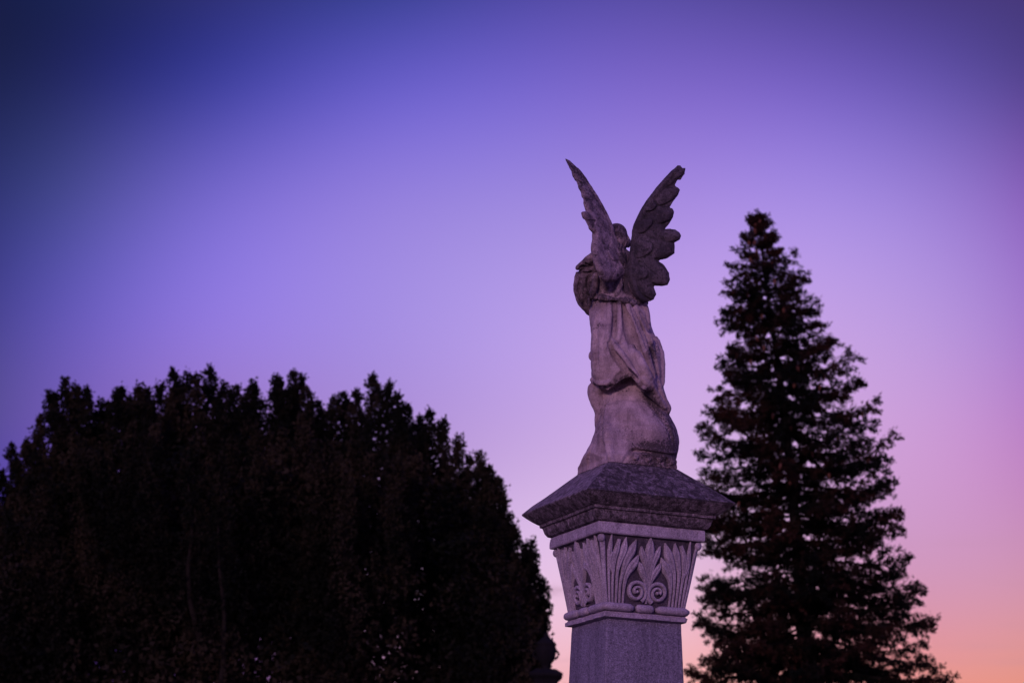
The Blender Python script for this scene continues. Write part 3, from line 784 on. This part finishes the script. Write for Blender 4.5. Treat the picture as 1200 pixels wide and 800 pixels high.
f.line([(711, 338), (709, 346), (709, 354)], [1.0, 1.6, 1.0], .3, 1, True)
f.line([(720, 334), (719, 343), (716, 352)], [1.0, 2.0, 1.2], .3, 1, True)
f.line([(729, 326), (731, 338), (733, 350)], [1.2, 2.2, 1.4], .4, 1, True)
f.line([(738, 322), (741, 336), (745, 350)], [1.0, 1.8, 1.2], .4, 1, True)
f.line([(686, 308), (692, 312), (700, 312)], [1.0, 1.6, 1.0], .2, 1, True)
f.line([(677, 319), (684, 321), (693, 319)], [1.2, 2.0, 1.4], .2, 1, True)
f.line([(680, 326), (678, 338), (681, 350)], [.8, 1.5, .8], .3, 1, True, .5)
FOLD_SHADE = f.dirt
wob(f, .18, .3, 9)
skin(f, 'body', WINGM2, statue, st_loc, lambda p: np.maximum(lich_shade_body(p), .32))
FOLD_SHADE = []

# sash with its knotted roll
f = Field(684, 770, 338, 370, -36, 44, .8)
pts = []
for k in range(25):
    a = 2 * math.pi * k / 24; cx, cy = 725, 351
    x = cx + 31.5 * math.cos(a); w = 1 + 26 * math.sin(a); y = cy + .13 * (x - cx)
    pts.append((x, y, w, 2.5 + .7 * math.sin(k * 2.7) + .6 * math.sin(k * 5.1)))
for a, b in zip(pts[:-1], pts[1:]): f.caps(a[:3], b[:3], a[3], b[3], 1.5)
for (x, y, w, r_) in ((705, 348, 23, 4.4), (712, 350, 26, 3.8), (734, 352, 28, 4.2), (741, 355, 26, 3.6)): f.ell((x, y, w), (r_ * 1.2, r_, r_), 1.5)
for x, r_ in ((709, 1.6), (724, 2.2), (730, 1.2), (746, 1.8)): f.caps((x, 346, 29), (x + 3, 358, 27), r_, r_ * .7, 1, sub=True)
wob(f, .25, .7, 4)
skin(f, 'sash', WINGM2, statue, st_loc, lambda p: np.full(len(p), .55))

# --- hair: skull cap of waves, fillet, tress down the back
f = Field(700, 752, 256, 330, -26, 36, .7)
f.ell((722.5, 274.5, 1), (12.6, 13.0, 15), 2)
f.ell((719, 284, 7), (9, 9, 10), 3)
f.poly([(711, 271.5, 8), (718, 274, 14), (726, 274, 13), (732, 271, 6)], 1.3, .8)
for i in range(6):
    x0 = 713 + i * 3.1
    f.poly([(x0, 263 + abs(i - 2.5) * .8, 5), (x0 - .6, 270, 14 - abs(i - 2.5) * .8)], [1.0, 1.3], .8)
    f.poly([(x0 + 1, 277, 14 - abs(i - 2.3)), (x0 + 1.5 + .6 * i, 284, 13.5 - abs(i - 2.3) * 1.2), (x0 + .4, 292, 13)], [1.4, 1.9, 1.6], .8)
for i in range(3): f.poly([(732 + i * 1.8, 277 + i * .8, 6 - i * 2), (733.6 + i * 2.1, 283 + i * .5, 6.5 - i * 2.4), (732.6 + i * 2.0, 289, 5 - i * 2)], [1.3, 2.0, 1.4], .8)
f.poly([(722, 288, 14), (724, 298, 19), (729, 308, 21), (731, 318, 21)], [6, 6, 4.6, 1.8], 2)
f.poly([(727, 290, 14), (731, 300, 18), (734, 309, 19)], [3.4, 3, 1.2], 1.4)
for i in range(4): f.poly([(719 + i * 3, 290, 20 - i), (722 + i * 2.6, 300, 24 - i * .6), (728 + i * 1.2, 311, 25)], [.8, 1.1, .6], .8, sub=True)
f.line([(712, 272), (720, 275), (728, 274), (733, 271)], 1.5, .3, .6, True)
for i in range(5): f.line([(714 + i * 3.9, 262 + abs(i - 2)), (713.4 + i * 3.7, 270)], 1.2, .3, .6, True)
for i in range(4): f.line([(717 + i * 4, 278), (719.5 + i * 4, 285), (717.5 + i * 3.7, 294)], 1.3, .3, .6, True)
f.ell((727, 279.5, 14), (3.0, 3.6, 4), 1.2, sub=True); f.ell((723, 268, 15), (4, 2.6, 3.4), 1.2, sub=True); f.ell((730, 287, 9), (2.2, 2.6, 3), 1, sub=True)
f.poly([(712, 277, 13), (718, 279, 17), (724, 288, 17)], [.8, 1.3, 1.0], .8, sub=True)
skin(f, 'hair', WINGM2, statue, st_loc, lambda p: np.clip(.36 + 1.0 * np.exp(-((p[:, 0] - 727) ** 2 + (p[:, 1] - 279) ** 2) / 20) + .9 * np.exp(-((p[:, 0] - 723) ** 2 + (p[:, 1] - 268) ** 2) / 16) + .35 * (p[:, 1] > 296), 0, 1), relax=0)  # carved hollows painted darker, their shade carried by the lichen value

# --- wings.  Outline in (p, y): p = distance behind the leading edge
LEADR = [(193, 795), (203, 783.5), (219, 769.5), (235, 757), (252, 747), (268, 740.6), (289, 738.6), (305, 736), (320, 736), (336, 739), (347, 744), (355, 752)]
OUTR = [(794, 193.5), (797, 194), (800, 197), (804, 197), (803, 204), (798, 211), (794, 211), (791.5, 217), (794, 219), (797.5, 222.5), (795.5, 228), (785, 243.5), (788.5, 244), (790.5, 248), (789.6, 254),
        (785, 262), (780, 268), (786, 268), (792, 269), (797, 272), (799, 276), (797, 281), (791, 284.5), (791.5, 290), (791, 297), (783, 302.5), (772, 305.5), (779, 310), (785, 319),
        (785.5, 328), (783, 334), (776, 335.5), (766.5, 335), (770, 345), (766, 351), (758, 354.5), (752, 355)]
def lead_x(y, L):
    a = np.array(L, float); return smooth_interp(y, a[:, 0], a[:, 1])
gp = np.arange(-14, 90, .5); gy = np.arange(180, 366, .5)
PP, YY = np.meshgrid(gp, gy, indexing='ij')
def feather(H, a, b, hw, base, gain):
    a = np.array(a, float); b = np.array(b, float); e = b - a; L = np.hypot(*e); n = np.array([-e[1], e[0]]) / L
    s = ((PP - a[0]) * e[0] + (YY - a[1]) * e[1]) / (L * L); q = ((PP - a[0]) * n[0] + (YY - a[1]) * n[1])
    q = q - hw * .35 * np.sin(np.clip(s, 0, 1) * math.pi)          # feathers bow a little
    wv = hw * np.sqrt(np.clip(1 - np.clip((s - .55) / .6, 0, 1) ** 2.2, 0, 1))
    ok = (s > -.15) & (s < 1.15) & (np.abs(q) < wv)
    z = base + gain * (1 - (np.abs(q) / (wv + 1e-6)) ** 2) * .8 + 1.8 * np.clip(s, 0, 1) - .5 * np.exp(-(q / .8) ** 2)
    barb = .18 * np.sin((s * L - np.abs(q) * 1.1) * 1.9)
    return np.where(ok, np.maximum(H, z + barb), H)
def relief(poly, FE, CV, edge, seed, pits=26, bone=8.5, gk=1.0):
    poly = np.array(poly, float)
    dmin = np.full(PP.shape, 1e9); inside = np.zeros(PP.shape, bool)
    for i in range(len(poly)):
        a = poly[i]; b = poly[(i + 1) % len(poly)]; e = b - a
        t = np.clip(((PP - a[0]) * e[0] + (YY - a[1]) * e[1]) / (e @ e + 1e-9), 0, 1)
        dmin = np.minimum(dmin, np.hypot(PP - a[0] - e[0] * t, YY - a[1] - e[1] * t))
        inside ^= ((a[1] > YY) != (b[1] > YY)) & (PP < (b[0] - a[0]) * (YY - a[1]) / (b[1] - a[1] + 1e-12) + a[0])
    SD = np.where(inside, -dmin, dmin); H = np.full(PP.shape, 3.0)
    for k, (a, b, hw) in enumerate(FE): H = feather(H, a, b, hw, 4.2 - k * .12, 2.6 * gk)
    for k, (a, b, hw) in enumerate(CV): H = feather(H, a, b, hw, 5.2 + 1.2 * gk - k * .1, 2.2 * gk)
    H = np.maximum(H, bone * np.exp(-((PP - 5) / 7.5) ** 2) * (YY > 196))
    r = np.random.default_rng(seed)
    for _ in range(pits):
        cx, cy, r0 = r.uniform(2, 50), r.uniform(195, 345), r.uniform(.7, 2.0)
        H -= 1.5 * np.exp(-((PP - cx) ** 2 + (YY - cy) ** 2) / r0 ** 2)
    H = H * np.sqrt(np.clip(-SD / edge, 0, 1))
    H[SD > 0] = -SD[SD > 0] * .9 - .1
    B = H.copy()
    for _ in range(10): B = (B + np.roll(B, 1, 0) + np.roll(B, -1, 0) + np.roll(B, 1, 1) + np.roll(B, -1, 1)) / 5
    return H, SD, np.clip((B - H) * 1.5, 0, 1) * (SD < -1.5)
polyR = [(x - float(lead_x(np.array([y]), LEADR)[0]), y) for x, y in OUTR] + [(0, 353), (-1, 345), (-1, 330), (0, 300), (0, 270), (0, 240), (0, 215), (0, 199)]
FE = [((8, 300), (26, 350), 11), ((10, 292), (46, 330), 12), ((10, 280), (52, 294), 11), ((8, 262), (57, 276), 9), ((6, 246), (40, 252), 10), ((4, 228), (31, 226), 10), ((2, 210), (14, 202), 9)]
CV = [((3, 235), (14, 244), 6), ((4, 262), (20, 262), 8), ((4, 285), (24, 292), 10), ((4, 310), (20, 322), 9)]
REL_R = relief(polyR, FE, CV, 5.0, 5)
LEADL = [(184, 664), (188, 667), (200, 680), (222, 695), (240, 706), (262, 717), (285, 723), (305, 730), (318, 734), (330, 730), (340, 722), (352, 712)]
OUTL = [(662.7, 185.7), (667, 196), (672, 205), (676, 213), (680, 222), (682, 224), (684, 232), (686, 240), (688.6, 247), (684, 248.5), (685.5, 254), (689, 261), (692.5, 268), (697, 273), (696.5, 282), (696, 290),
        (697, 300), (700, 309), (703, 317), (705, 325), (710, 331), (718, 331), (726, 325)]
CL = .57
polyL = [((float(lead_x(np.array([y]), LEADL)[0]) - x) / CL, y) for x, y in OUTL] + [(0, 322), (0, 300), (0, 270), (0, 240), (0, 215), (0, 200), (0, 188)]
FEL = [((8, 292), (50, 338), 11), ((8, 280), (58, 316), 12), ((8, 262), (48, 292), 11), ((8, 246), (40, 274), 10), ((6, 232), (46, 251), 10), ((4, 215), (26, 228), 9), ((1, 196), (16, 210), 8)]
CVL = [((4, 280), (24, 300), 10), ((4, 305), (24, 326), 9)]
REL_L = relief(polyL, FEL, CVL, 4.0, 8, 12, 7.0, .5)
def bil(A, p, y):
    i = np.clip((p - gp[0]) / .5, 0, len(gp) - 1.001); j = np.clip((y - gy[0]) / .5, 0, len(gy) - 1.001)
    i0 = i.astype(int); j0 = j.astype(int); a = i - i0; b = j - j0
    return A[i0, j0] * (1 - a) * (1 - b) + A[i0 + 1, j0] * a * (1 - b) + A[i0, j0 + 1] * (1 - a) * b + A[i0 + 1, j0 + 1] * a * b

def wing(name, mat, lich, rel, lead, ang, w_of_y, box, st, thick=1.0, label=None, bow=0.0, yshift=0.0, root=None):
    f = Field(*box, st)
    X, Y, Wd = np.broadcast_arrays(f.x[:, None, None], f.y[None, :, None], f.w[None, None, :])
    Yw = Y - yshift
    lx_ = lead_x(f.y, lead)[None, :, None]; lw_ = np.interp(f.y, *zip(*w_of_y))[None, :, None]
    ca, sa = math.cos(R(ang)), math.sin(R(ang))
    p = (X - lx_) * ca + (Wd - lw_) * sa; n = -(X - lx_) * sa + (Wd - lw_) * ca
    n = n - bow * np.clip(p, 0, 80) ** 2 / 60
    h = bil(rel[0], p, Yw); sd = bil(rel[1], p, Yw)
    d = np.where(n > 0, n - h * .8 * thick, -n - h * .55 * thick) * .8
    d = np.maximum(d, sd * .8)
    f.d = d.astype(np.float32)
    if root:
        for c in root: f.caps(*c)
    wob(f, .12, .35, 12)
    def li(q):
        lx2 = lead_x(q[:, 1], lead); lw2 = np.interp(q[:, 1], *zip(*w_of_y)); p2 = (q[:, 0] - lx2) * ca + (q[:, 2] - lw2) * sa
        return np.clip(lich(q) + .8 * bil(rel[2], p2, q[:, 1] - yshift), 0, 1.1)  # lichen, plus shade painted into the recesses of the feather relief
    return skin(f, name, mat, statue, st_loc, li)
# right-hand wing, broad to the viewer
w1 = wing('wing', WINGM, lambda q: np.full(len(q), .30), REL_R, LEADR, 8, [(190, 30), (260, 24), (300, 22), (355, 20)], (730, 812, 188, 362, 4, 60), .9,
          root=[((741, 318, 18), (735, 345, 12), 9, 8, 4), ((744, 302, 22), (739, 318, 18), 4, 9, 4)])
w1['label'] = 'broad spread wing with scalloped feather tips'
# left-hand wing, turned towards the viewer so that it shows narrow
w2 = wing('wing', WINGM2, lambda q: np.clip(.58 - (q[:, 1] - 200) / 130, .0, .6), REL_L, LEADL, 180 - math.degrees(math.acos(CL)), [(186, 4), (262, 12), (300, 14), (355, 16)], (650, 748, 178, 362, -8, 92), .9, thick=1.0, bow=.06,
          root=[((724, 300, 16), (728, 320, 16), 7, 8, 4)])
w2['label'] = 'narrow wing turned edge-on with pointed tip'

# ------------------------------------------------------------------ trees
def tube(mb, pts, rads, n=8):
    P = np.array(pts, float); T = np.gradient(P, axis=0); T /= np.linalg.norm(T, axis=1)[:, None] + 1e-9
    vs = []; fs = []
    for p, t, r in zip(P, T, rads):
        a = np.cross(t, (0.31, .2, .93) if abs(t[2]) < .9 else (1, 0, 0)); a /= np.linalg.norm(a); b = np.cross(t, a)
        for k in range(n):
            q = 2 * math.pi * k / n; vs.append(p + r * (a * math.cos(q) + b * math.sin(q)))
    for i in range(len(P) - 1):
        for k in range(n):
            a_ = i * n + k; b_ = i * n + (k + 1) % n; fs.append([a_, b_, b_ + n, a_ + n])
    fs.append([(len(P) - 1) * n + k for k in range(n)])
    mb.add(vs, fs)

def leaves(c, d, L, Wd, rng):
    """diamond leaves: centres c (N,3), directions d (N,3), lengths L, widths Wd"""
    N = len(c); d = d / (np.linalg.norm(d, axis=1)[:, None] + 1e-9)
    r = rng.normal(size=(N, 3)); s = np.cross(d, r); s /= np.linalg.norm(s, axis=1)[:, None] + 1e-9
    L = np.broadcast_to(L, N)[:, None]; Wd = np.broadcast_to(Wd, N)[:, None]
    v = np.stack([c, c + d * L * .45 + s * Wd, c + d * L, c + d * L * .45 - s * Wd], 1).reshape(-1, 3)
    fc = np.arange(N * 4).reshape(N, 4)
    return v, fc

# broad many-stemmed evergreen at the left
rng = np.random.default_rng(21)
TY = 30.0
TIPS = [(-34,600),(-12,575),(4,553),(17,523),(27,521),(36,518),(47,487),(61,464),(68,460),(80,446),(93,451),(105,454),(119,467),(133,455),(140,457),(149,470),(159,452),(167,456),(175,458),(184,453),
        (196,462),(206,432),(215,437),(228,441),(245,434),(260,452),(272,453),(283,466),(290,458),(300,447),(321,444),(331,443),(345,437),(355,441),(363,456),(376,472),(390,465),(407,461),(420,458),
        (439,442),(455,447),(469,462),(482,476),(494,490),(507,482),(521,493),(535,511),(547,533),(560,531),(569,545),(577,550),(588,561),(590,584),(597,606),(607,622),(617,634),(623,648),(627,668),(635,685),
        (636,706),(637,727),(636,752),(633,780)]
tx = np.array([a for a, _ in TIPS], float); ty = np.array([b for _, b in TIPS], float)
def env_y(x): # smooth envelope, below the tips
    return np.interp(x, [-60, -34, 4, 40, 80, 150, 220, 300, 350, 400, 450, 500, 550, 590, 620, 640, 650, 660], [700, 625, 575, 522, 475, 470, 456, 470, 460, 478, 462, 492, 545, 590, 650, 700, 760, 860])
lead = []
for x, y in TIPS:
    lead.append((x, y, TY + rng.uniform(-.5, .4), 1))
    lead.append((x + rng.uniform(-6, 6), y + rng.uniform(8, 20), TY + rng.uniform(-.9, .9), 0))
for _ in range(230):
    x = rng.uniform(-60, 628); dy = rng.uniform(-3.6, 3.0)
    edge = min(1, abs(x - 300) / 350)
    if abs(dy) > 3.8 * math.sqrt(max(.02, 1 - edge ** 2)): continue
    wx = float(at(x, 500, TY)[0]); sm = math.sin((wx - .9) * 3.1 + .8 * math.sin(5.4)) + .6 * math.sin((wx - .9) * 7.3)
    if sm < -.55 and rng.random() < .7: continue
    drop = 14 + 24 * rng.random() + 9 * dy * dy * .6
    lead.append((x, float(env_y(x)) + drop, TY + dy, 0))
cv, cf, cn = [], [], 0
tree = empty('broad_evergreen_tree', (float(at(300, 400, TY)[0]), TY, 0))
TL = np.array(tree.location)
tag(tree, 'wide dark evergreen tree with ragged upright shoots filling the left side', 'tree')
limb_paths = []
def to_px(P):
    d = P - CAM; dd = d[..., 1] * CP + d[..., 2] * SP; vv = -d[..., 1] * SP + d[..., 2] * CP
    qx, qy = F * d[..., 0] / dd, -F * vv / dd
    return 600 + qx * math.cos(ROLL) - qy * math.sin(ROLL), 400 + qx * math.sin(ROLL) + qy * math.cos(ROLL)
allc, alld, alll, allw = [], [], [], []
for (x, y, Y, isrim) in lead:
    tip = at(x, y + rng.uniform(0, 5), Y)
    down = rng.uniform(1.8, 2.4) if isrim else rng.uniform(2.2, 3.8)
    cx = float(at(300, 500, Y)[0])
    n = int(down / .042)
    t = np.linspace(0, 1, n); side = (cx - tip[0])
    path = np.stack([tip[0] + side * (.10 * t + .12 * t ** 2) + .05 * np.sin(t * 9 + x), np.full(n, Y) + (TY - Y) * .2 * t, tip[2] - down * t], 1)
    limb_paths.append((path[::max(1, n // 6)], isrim))
    s_ = t * down
    rad = np.minimum(.030 + .20 * s_ ** .75 * rng.uniform(.8, 1.15) + .025 * np.sin(s_ * rng.uniform(14, 22) + x), .36)
    m = 5 if isrim else 4
    a = rng.uniform(0, 2 * math.pi, (n, m)); rr = rad[:, None] * rng.uniform(.2, 1.0, (n, m))
    c = path[:, None, :] + np.stack([np.cos(a) * rr, np.sin(a) * rr, rng.uniform(-.03, .03, (n, m)) + rr * .3], -1)
    nl = 9
    o_ = rng.normal(size=(n, m, nl, 3)) * np.array([.020, .020, .028])
    dd = rng.normal(size=(n, m, nl, 3)) * .8 + np.stack([np.cos(a) * .4, np.sin(a) * .4, np.full(a.shape, .8)], -1)[:, :, None, :]
    k = n * m * nl
    allc.append((c[:, :, None, :] + o_).reshape(k, 3)); alld.append(dd.reshape(k, 3)); alll.append(rng.uniform(.038, .064, k)); allw.append(rng.uniform(.012, .020, k))
    nl = 22; allc.append(tip + rng.normal(size=(nl, 3)) * np.array([.014, .014, .04]) - np.array([0, 0, .05])); alld.append(rng.normal(size=(nl, 3)) * .4 + np.array([0, 0, 1.0]))
    alll.append(rng.uniform(.035, .06, nl)); allw.append(rng.uniform(.009, .014, nl))
# inner leaf mass: small clumps through the crown
N = 12500
x = rng.uniform(-60, 640, N); yv = rng.uniform(0, 1, N) ** .9; top = env_y(x) + 40
yy = top + (900 - top) * yv; dY = rng.uniform(-2.6, 2.4, N)
c = at(x, yy, TY + dY)
k = (yy > top + 7 * dY ** 2)
# airy seams between the stems: less foliage where a slow upright pattern dips
seam = np.sin((c[:, 0] - .9) * 3.1 + .8 * np.sin(c[:, 2] * .9)) + .6 * np.sin((c[:, 0] - .9) * 7.3 + 1.3 * np.sin(c[:, 2] * 1.7 + 2))
k &= ~((seam < -.55) & (rng.random(N) < .93))
c = c[k]; nl = 9; c = (c[:, None, :] + rng.normal(size=(len(c), nl, 3)) * .055).reshape(-1, 3)
allc.append(c); alld.append(rng.normal(size=(len(c), 3)) + np.array([0, 0, .6])); alll.append(rng.uniform(.05, .10, len(c))); allw.append(rng.uniform(.016, .028, len(c)))
# lower crown below the frame
N = 34000
a = rng.uniform(0, 2 * math.pi, N); zz_ = rng.uniform(.5, 4.95, N); rad = (2.2 + zz_ * .42) * np.sqrt(rng.uniform(.2, 1, N))
cxw = TL[0] - .1
c = np.stack([cxw + rad * 1.0 * np.cos(a), TY + rad * .75 * np.sin(a), zz_], 1); c = c[to_px(c)[0] < 640]
allc.append(c); alld.append(rng.normal(size=(len(c), 3)) + np.array([0, 0, .5])); alll.append(rng.uniform(.07, .12, len(c))); allw.append(rng.uniform(.022, .038, len(c)))
allc = np.concatenate(allc); alld = np.concatenate(alld); alll = np.concatenate(alll); allw = np.concatenate(allw)
v, fc = leaves(allc, alld, alll, allw, rng)
mesh_obj('crown', v - TL, fc, LEAF, tree)
mb = MB(); base = np.array([TL[0], TY, 0])
tube(mb, [base + (0, 0, -.1), base + (0, 0, .5), base + (.05, 0, 1.6), base + (0, .1, 3.0)], [.42, .34, .30, .22], 12)
trunk = mb.build('trunk', BARK, tree, True, TL)
for i, (pth, rim) in enumerate(limb_paths[::5]):
    mb = MB(); low = pth[-1]; mid = (low + base + np.array([0, 0, 3.2])) / 2 + np.array([0, 0, -.4])
    pts = [base + np.array([0, 0, 1.4 + (i % 7) * .2]), mid, low] + list(pth[::-1][1:])
    tube(mb, pts, list(np.linspace(.06, .008, len(pts))), 6); mb.build('limb', BARK, tree, True, TL)

# conical spruce at the right
rng = np.random.default_rng(5)
SY = 32.0
AX = [(888, 252), (896, 320), (905, 380), (912, 430), (918, 475), (925, 540), (931, 600), (940, 710), (945, 800), (950, 900)]
axp = np.array([at(x, y, SY) for x, y in AX])
def ax_at(z):
    zs = axp[::-1, 2]; return np.array([np.interp(z, zs, axp[::-1, 0]), SY, z])
ztop = axp[0, 2]; sp = empty('conical_spruce', (float(np.interp(0, axp[::-1, 2], axp[::-1, 0])), SY, 0))
sp.location = (float(axp[-1, 0]) + .05, SY, 0); SL = np.array(sp.location)
tag(sp, 'tall pointed spruce with drooping boughs and reddish cones near its top', 'tree')
RT = [(252, 2, 2), (262, 9, 8), (272, 14, 15), (290, 22, 18), (304, 33, 24), (316, 40, 40), (330, 42, 50), (348, 48, 50), (360, 52, 46), (380, 58, 62), (396, 62, 70), (412, 68, 66), (430, 66, 78), (450, 74, 90), (467, 87, 101), (487, 83, 104),
      (507, 94, 106), (525, 106, 108), (542, 115, 112), (560, 112, 114), (578, 112, 120), (600, 116, 130), (618, 118, 127), (648, 120, 130), (672, 120, 134), (700, 122, 142), (720, 122, 144), (750, 124, 148), (770, 130, 152), (800, 138, 162), (900, 160, 190), (1200, 240, 280)]
RT = np.array(RT, float)
def z_to_y(z): return to_px(np.array([ax_at(z)[0], SY, z]))[1]
mpp = SY / F * 1.035
allc, alld, alll, allw = [], [], [], []
boughs = []
z = .7
bi = 0
while z < ztop - .12:
    depth = ztop - z
    nb = 5 if depth < 1 else (7 if depth < 4 else 8)
    a0 = rng.uniform(0, 6.28)
    for k in range(nb):
        a = a0 + 2 * math.pi * k / nb + rng.normal() * .25
        zb = z + rng.uniform(-.10, .10)
        y = float(z_to_y(zb - .06 * min(depth, 3))); rl = np.interp(y, RT[:, 0], RT[:, 1]); rr = np.interp(y, RT[:, 0], RT[:, 2])
        c_ = math.cos(a); Rd = (rr if c_ > 0 else rl) * abs(c_) + (rr + rl) / 2 * (1 - abs(c_))
        if abs(c_) > .6: Ln = Rd * mpp * rng.uniform(.86, 1.0) / max(.85, abs(c_))
        else: Ln = Rd * mpp * rng.uniform(.75, 1.0)
        Ln = max(Ln * .94 - .10 * min(1, Ln), .05)
        n = max(5, int(Ln / .08)); t = np.linspace(0, 1, n)
        droop = min(.26, .02 + .030 * depth) * rng.uniform(.6, 1.35)
        upt = .20 * rng.uniform(.5, 1.5)
        hz = Ln * (.12 * t - droop * 1.9 * t ** 1.6 + upt * 1.2 * t ** 4)
        base_ = ax_at(zb)
        path = np.stack([base_[0] + math.cos(a) * Ln * t, SY + math.sin(a) * Ln * t, zb + hz + .10 * Ln], 1)
        boughs.append((path, Ln))
        # side twigs
        for i in range(n):
            if t[i] < .10: continue
            for sgn in (-1, 1):
                if rng.random() < .12: continue
                tl = (.05 + min(.12, .25 * Ln) + .13 * Ln * (1 - t[i]) ** .7) * rng.uniform(.6, 1.15)
                tl = min(tl, .28)
                bearing = a + sgn * R(rng.uniform(35, 65))
                m = max(3, int(tl / .045))
                hang = rng.uniform(.1, 1.1) * min(1, depth / 2 + .2)
                for q in range(m):
                    f_ = (q + 1) / m
                    pp = path[i] + np.array([math.cos(bearing), math.sin(bearing), 0]) * tl * f_ + np.array([0, 0, -hang * tl * f_ ** 1.3 + .05 * f_ ** 4])
                    nl = 11 if zb > 4.6 else 4
                    o_ = rng.normal(size=(nl, 3)) * .016
                    dd = rng.normal(size=(nl, 3)) * .75 + np.array([math.cos(bearing), math.sin(bearing), -.1]) * .8
                    allc.append(pp + o_); alld.append(dd); alll.append(rng.uniform(.035, .064, nl)); allw.append(rng.uniform(.009, .016, nl))
                if t[i] > .45:
                    nl = 10; allc.append(pp + rng.normal(size=(nl, 3)) * .022); alld.append(rng.normal(size=(nl, 3)) * .8 + np.array([math.cos(bearing), math.sin(bearing), .35])); alll.append(rng.uniform(.03, .055, nl)); allw.append(rng.uniform(.009, .016, nl))
        # bushy upturned end of the bough
        for i in range(max(1, n - 4), n):
            nl = 20; allc.append(path[i] + rng.normal(size=(nl, 3)) * min(.034, .012 + .05 * Ln)); alld.append(rng.normal(size=(nl, 3)) * .6 + np.array([math.cos(a), math.sin(a), .7])); alll.append(rng.uniform(.04, .08, nl)); allw.append(rng.uniform(.007, .012, nl))
    z += (.178 if z > 4.6 else .28) + .05 * rng.random() + .004 * min(depth, 5)
# leader
for q in np.linspace(0, 1, 22):
    nl = 10; p = ax_at(ztop + .04 - .6 * q); allc.append(p + rng.normal(size=(nl, 3)) * (.012 + .03 * q)); alld.append(rng.normal(size=(nl, 3)) * .6 + np.array([0, 0, .9])); alll.append(rng.uniform(.04, .09, nl)); allw.append(rng.uniform(.006, .011, nl))
allc = np.concatenate(allc); alld = np.concatenate(alld); alll = np.concatenate(alll); allw = np.concatenate(allw)
v, fc = leaves(allc, alld, alll, allw, rng)
mesh_obj('crown', v - SL, fc, NEEDLE, sp)
mb = MB(); zs = np.linspace(-.1, ztop - .15, 24)
tube(mb, [ax_at(max(zq, 3.6)) * np.array([1, 1, 0]) + np.array([0, 0, zq]) for zq in zs], list(np.linspace(.20, .012, 24)), 10)
mb.build('trunk', BARK, sp, True, SL)
mb = MB()
for pth, Ln in boughs: tube(mb, pth[::2] if len(pth) > 6 else pth, list(np.linspace(.008 + .012 * Ln, .004, len(pth[::2] if len(pth) > 6 else pth))), 5)
bo = mb.build('bough', BARK, sp, True, SL); bo['kind'] = 'stuff'
# cones hanging from the upper boughs
cands = [(p, L_) for p, L_ in boughs if p[-1, 2] > ztop - 4.6 and p[-1, 1] < SY + .3]
proto = None
for k in range(56):
    pth, L_ = cands[int(rng.integers(len(cands)))]
    p = pth[int(rng.integers(len(pth) // 2, len(pth)))] + rng.normal(size=3) * .04 + np.array([0, -.04, -.05])
    if proto is None:
        mb = MB(); mm = 9; vs = []
        rads = [.006, .017, .021, .022, .020, .016, .010, .003]
        tube(mb, [(0, 0, -.014 * i) for i in range(8)], rads, 7); proto = mb.build('cone', CONEM, sp, True)
        c = proto
    else:
        c = proto.copy(); COL.objects.link(c); c.parent = sp
    c.location = tuple(p - SL); c.rotation_euler = (rng.normal() * .2, rng.normal() * .2, 0)

# ------------------------------------------------------------------ far monument, half hidden by the broad tree
UY = 27.5
ub = at(639.5, 791, UY); um = UY / F * 1.03
mon = empty('urn_monument', (float(ub[0]), UY, 0)); UL = np.array(mon.location)
tag(mon, 'dark urn topped monument at the lower right edge of the broad evergreen tree', 'monument')
zc_ = float(ub[2])
def sqm(name, prof):
    mb = MB(); square_loft(mb, prof, lambda p: (p[0] + UL[0], p[1] + UY, p[2]), True, .01, 1); return mb.build(name, FARSTONE, mon, False, UL)
sqm('pillar', [(.30, 0), (.30, .5), (.20, .55), (.14, zc_ - .10)])
sqm('cornice', [(.14, zc_ - .10), (.16, zc_ - .06), (.19, zc_ - .03), (.205, zc_ - .012), (.205, zc_ + .012), (.15, zc_ + .05), (.12, zc_ + .07)])
mb = MB(); prof = [(a * .55, b * .72) for a, b in [(.10, .095), (.08, .14), (.11, .18), (.19, .26), (.225, .38), (.23, .46), (.21, .50), (.235, .52), (.22, .55), (.12, .62), (.05, .66), (.05, .70), (.01, .73)]]
vs = []; fs = []
for r_, z_ in prof:
    for j in range(20): vs.append((UL[0] + r_ * math.cos(j * .31416), UY + r_ * math.sin(j * .31416), zc_ + z_ - .0))
for i in range(len(prof) - 1):
    for j in range(20): a = i * 20 + j; b = i * 20 + (j + 1) % 20; fs.append([a, b, b + 20, a + 20])
mb.add(vs, fs); mb.build('urn', FARSTONE, mon, True, UL)
for s_ in (-1, 1):
    mb = MB(); tube(mb, [(UL[0] + s_ * (.11 + .045 * math.sin(t * math.pi)), UY, zc_ + .20 + .12 * t) for t in np.linspace(0, 1, 8)], [.014] * 8, 8); mb.build('handle', FARSTONE, mon, True, UL)
print('faces', sum(len(o.data.polygons) for o in COL.objects if o.type == 'MESH'))
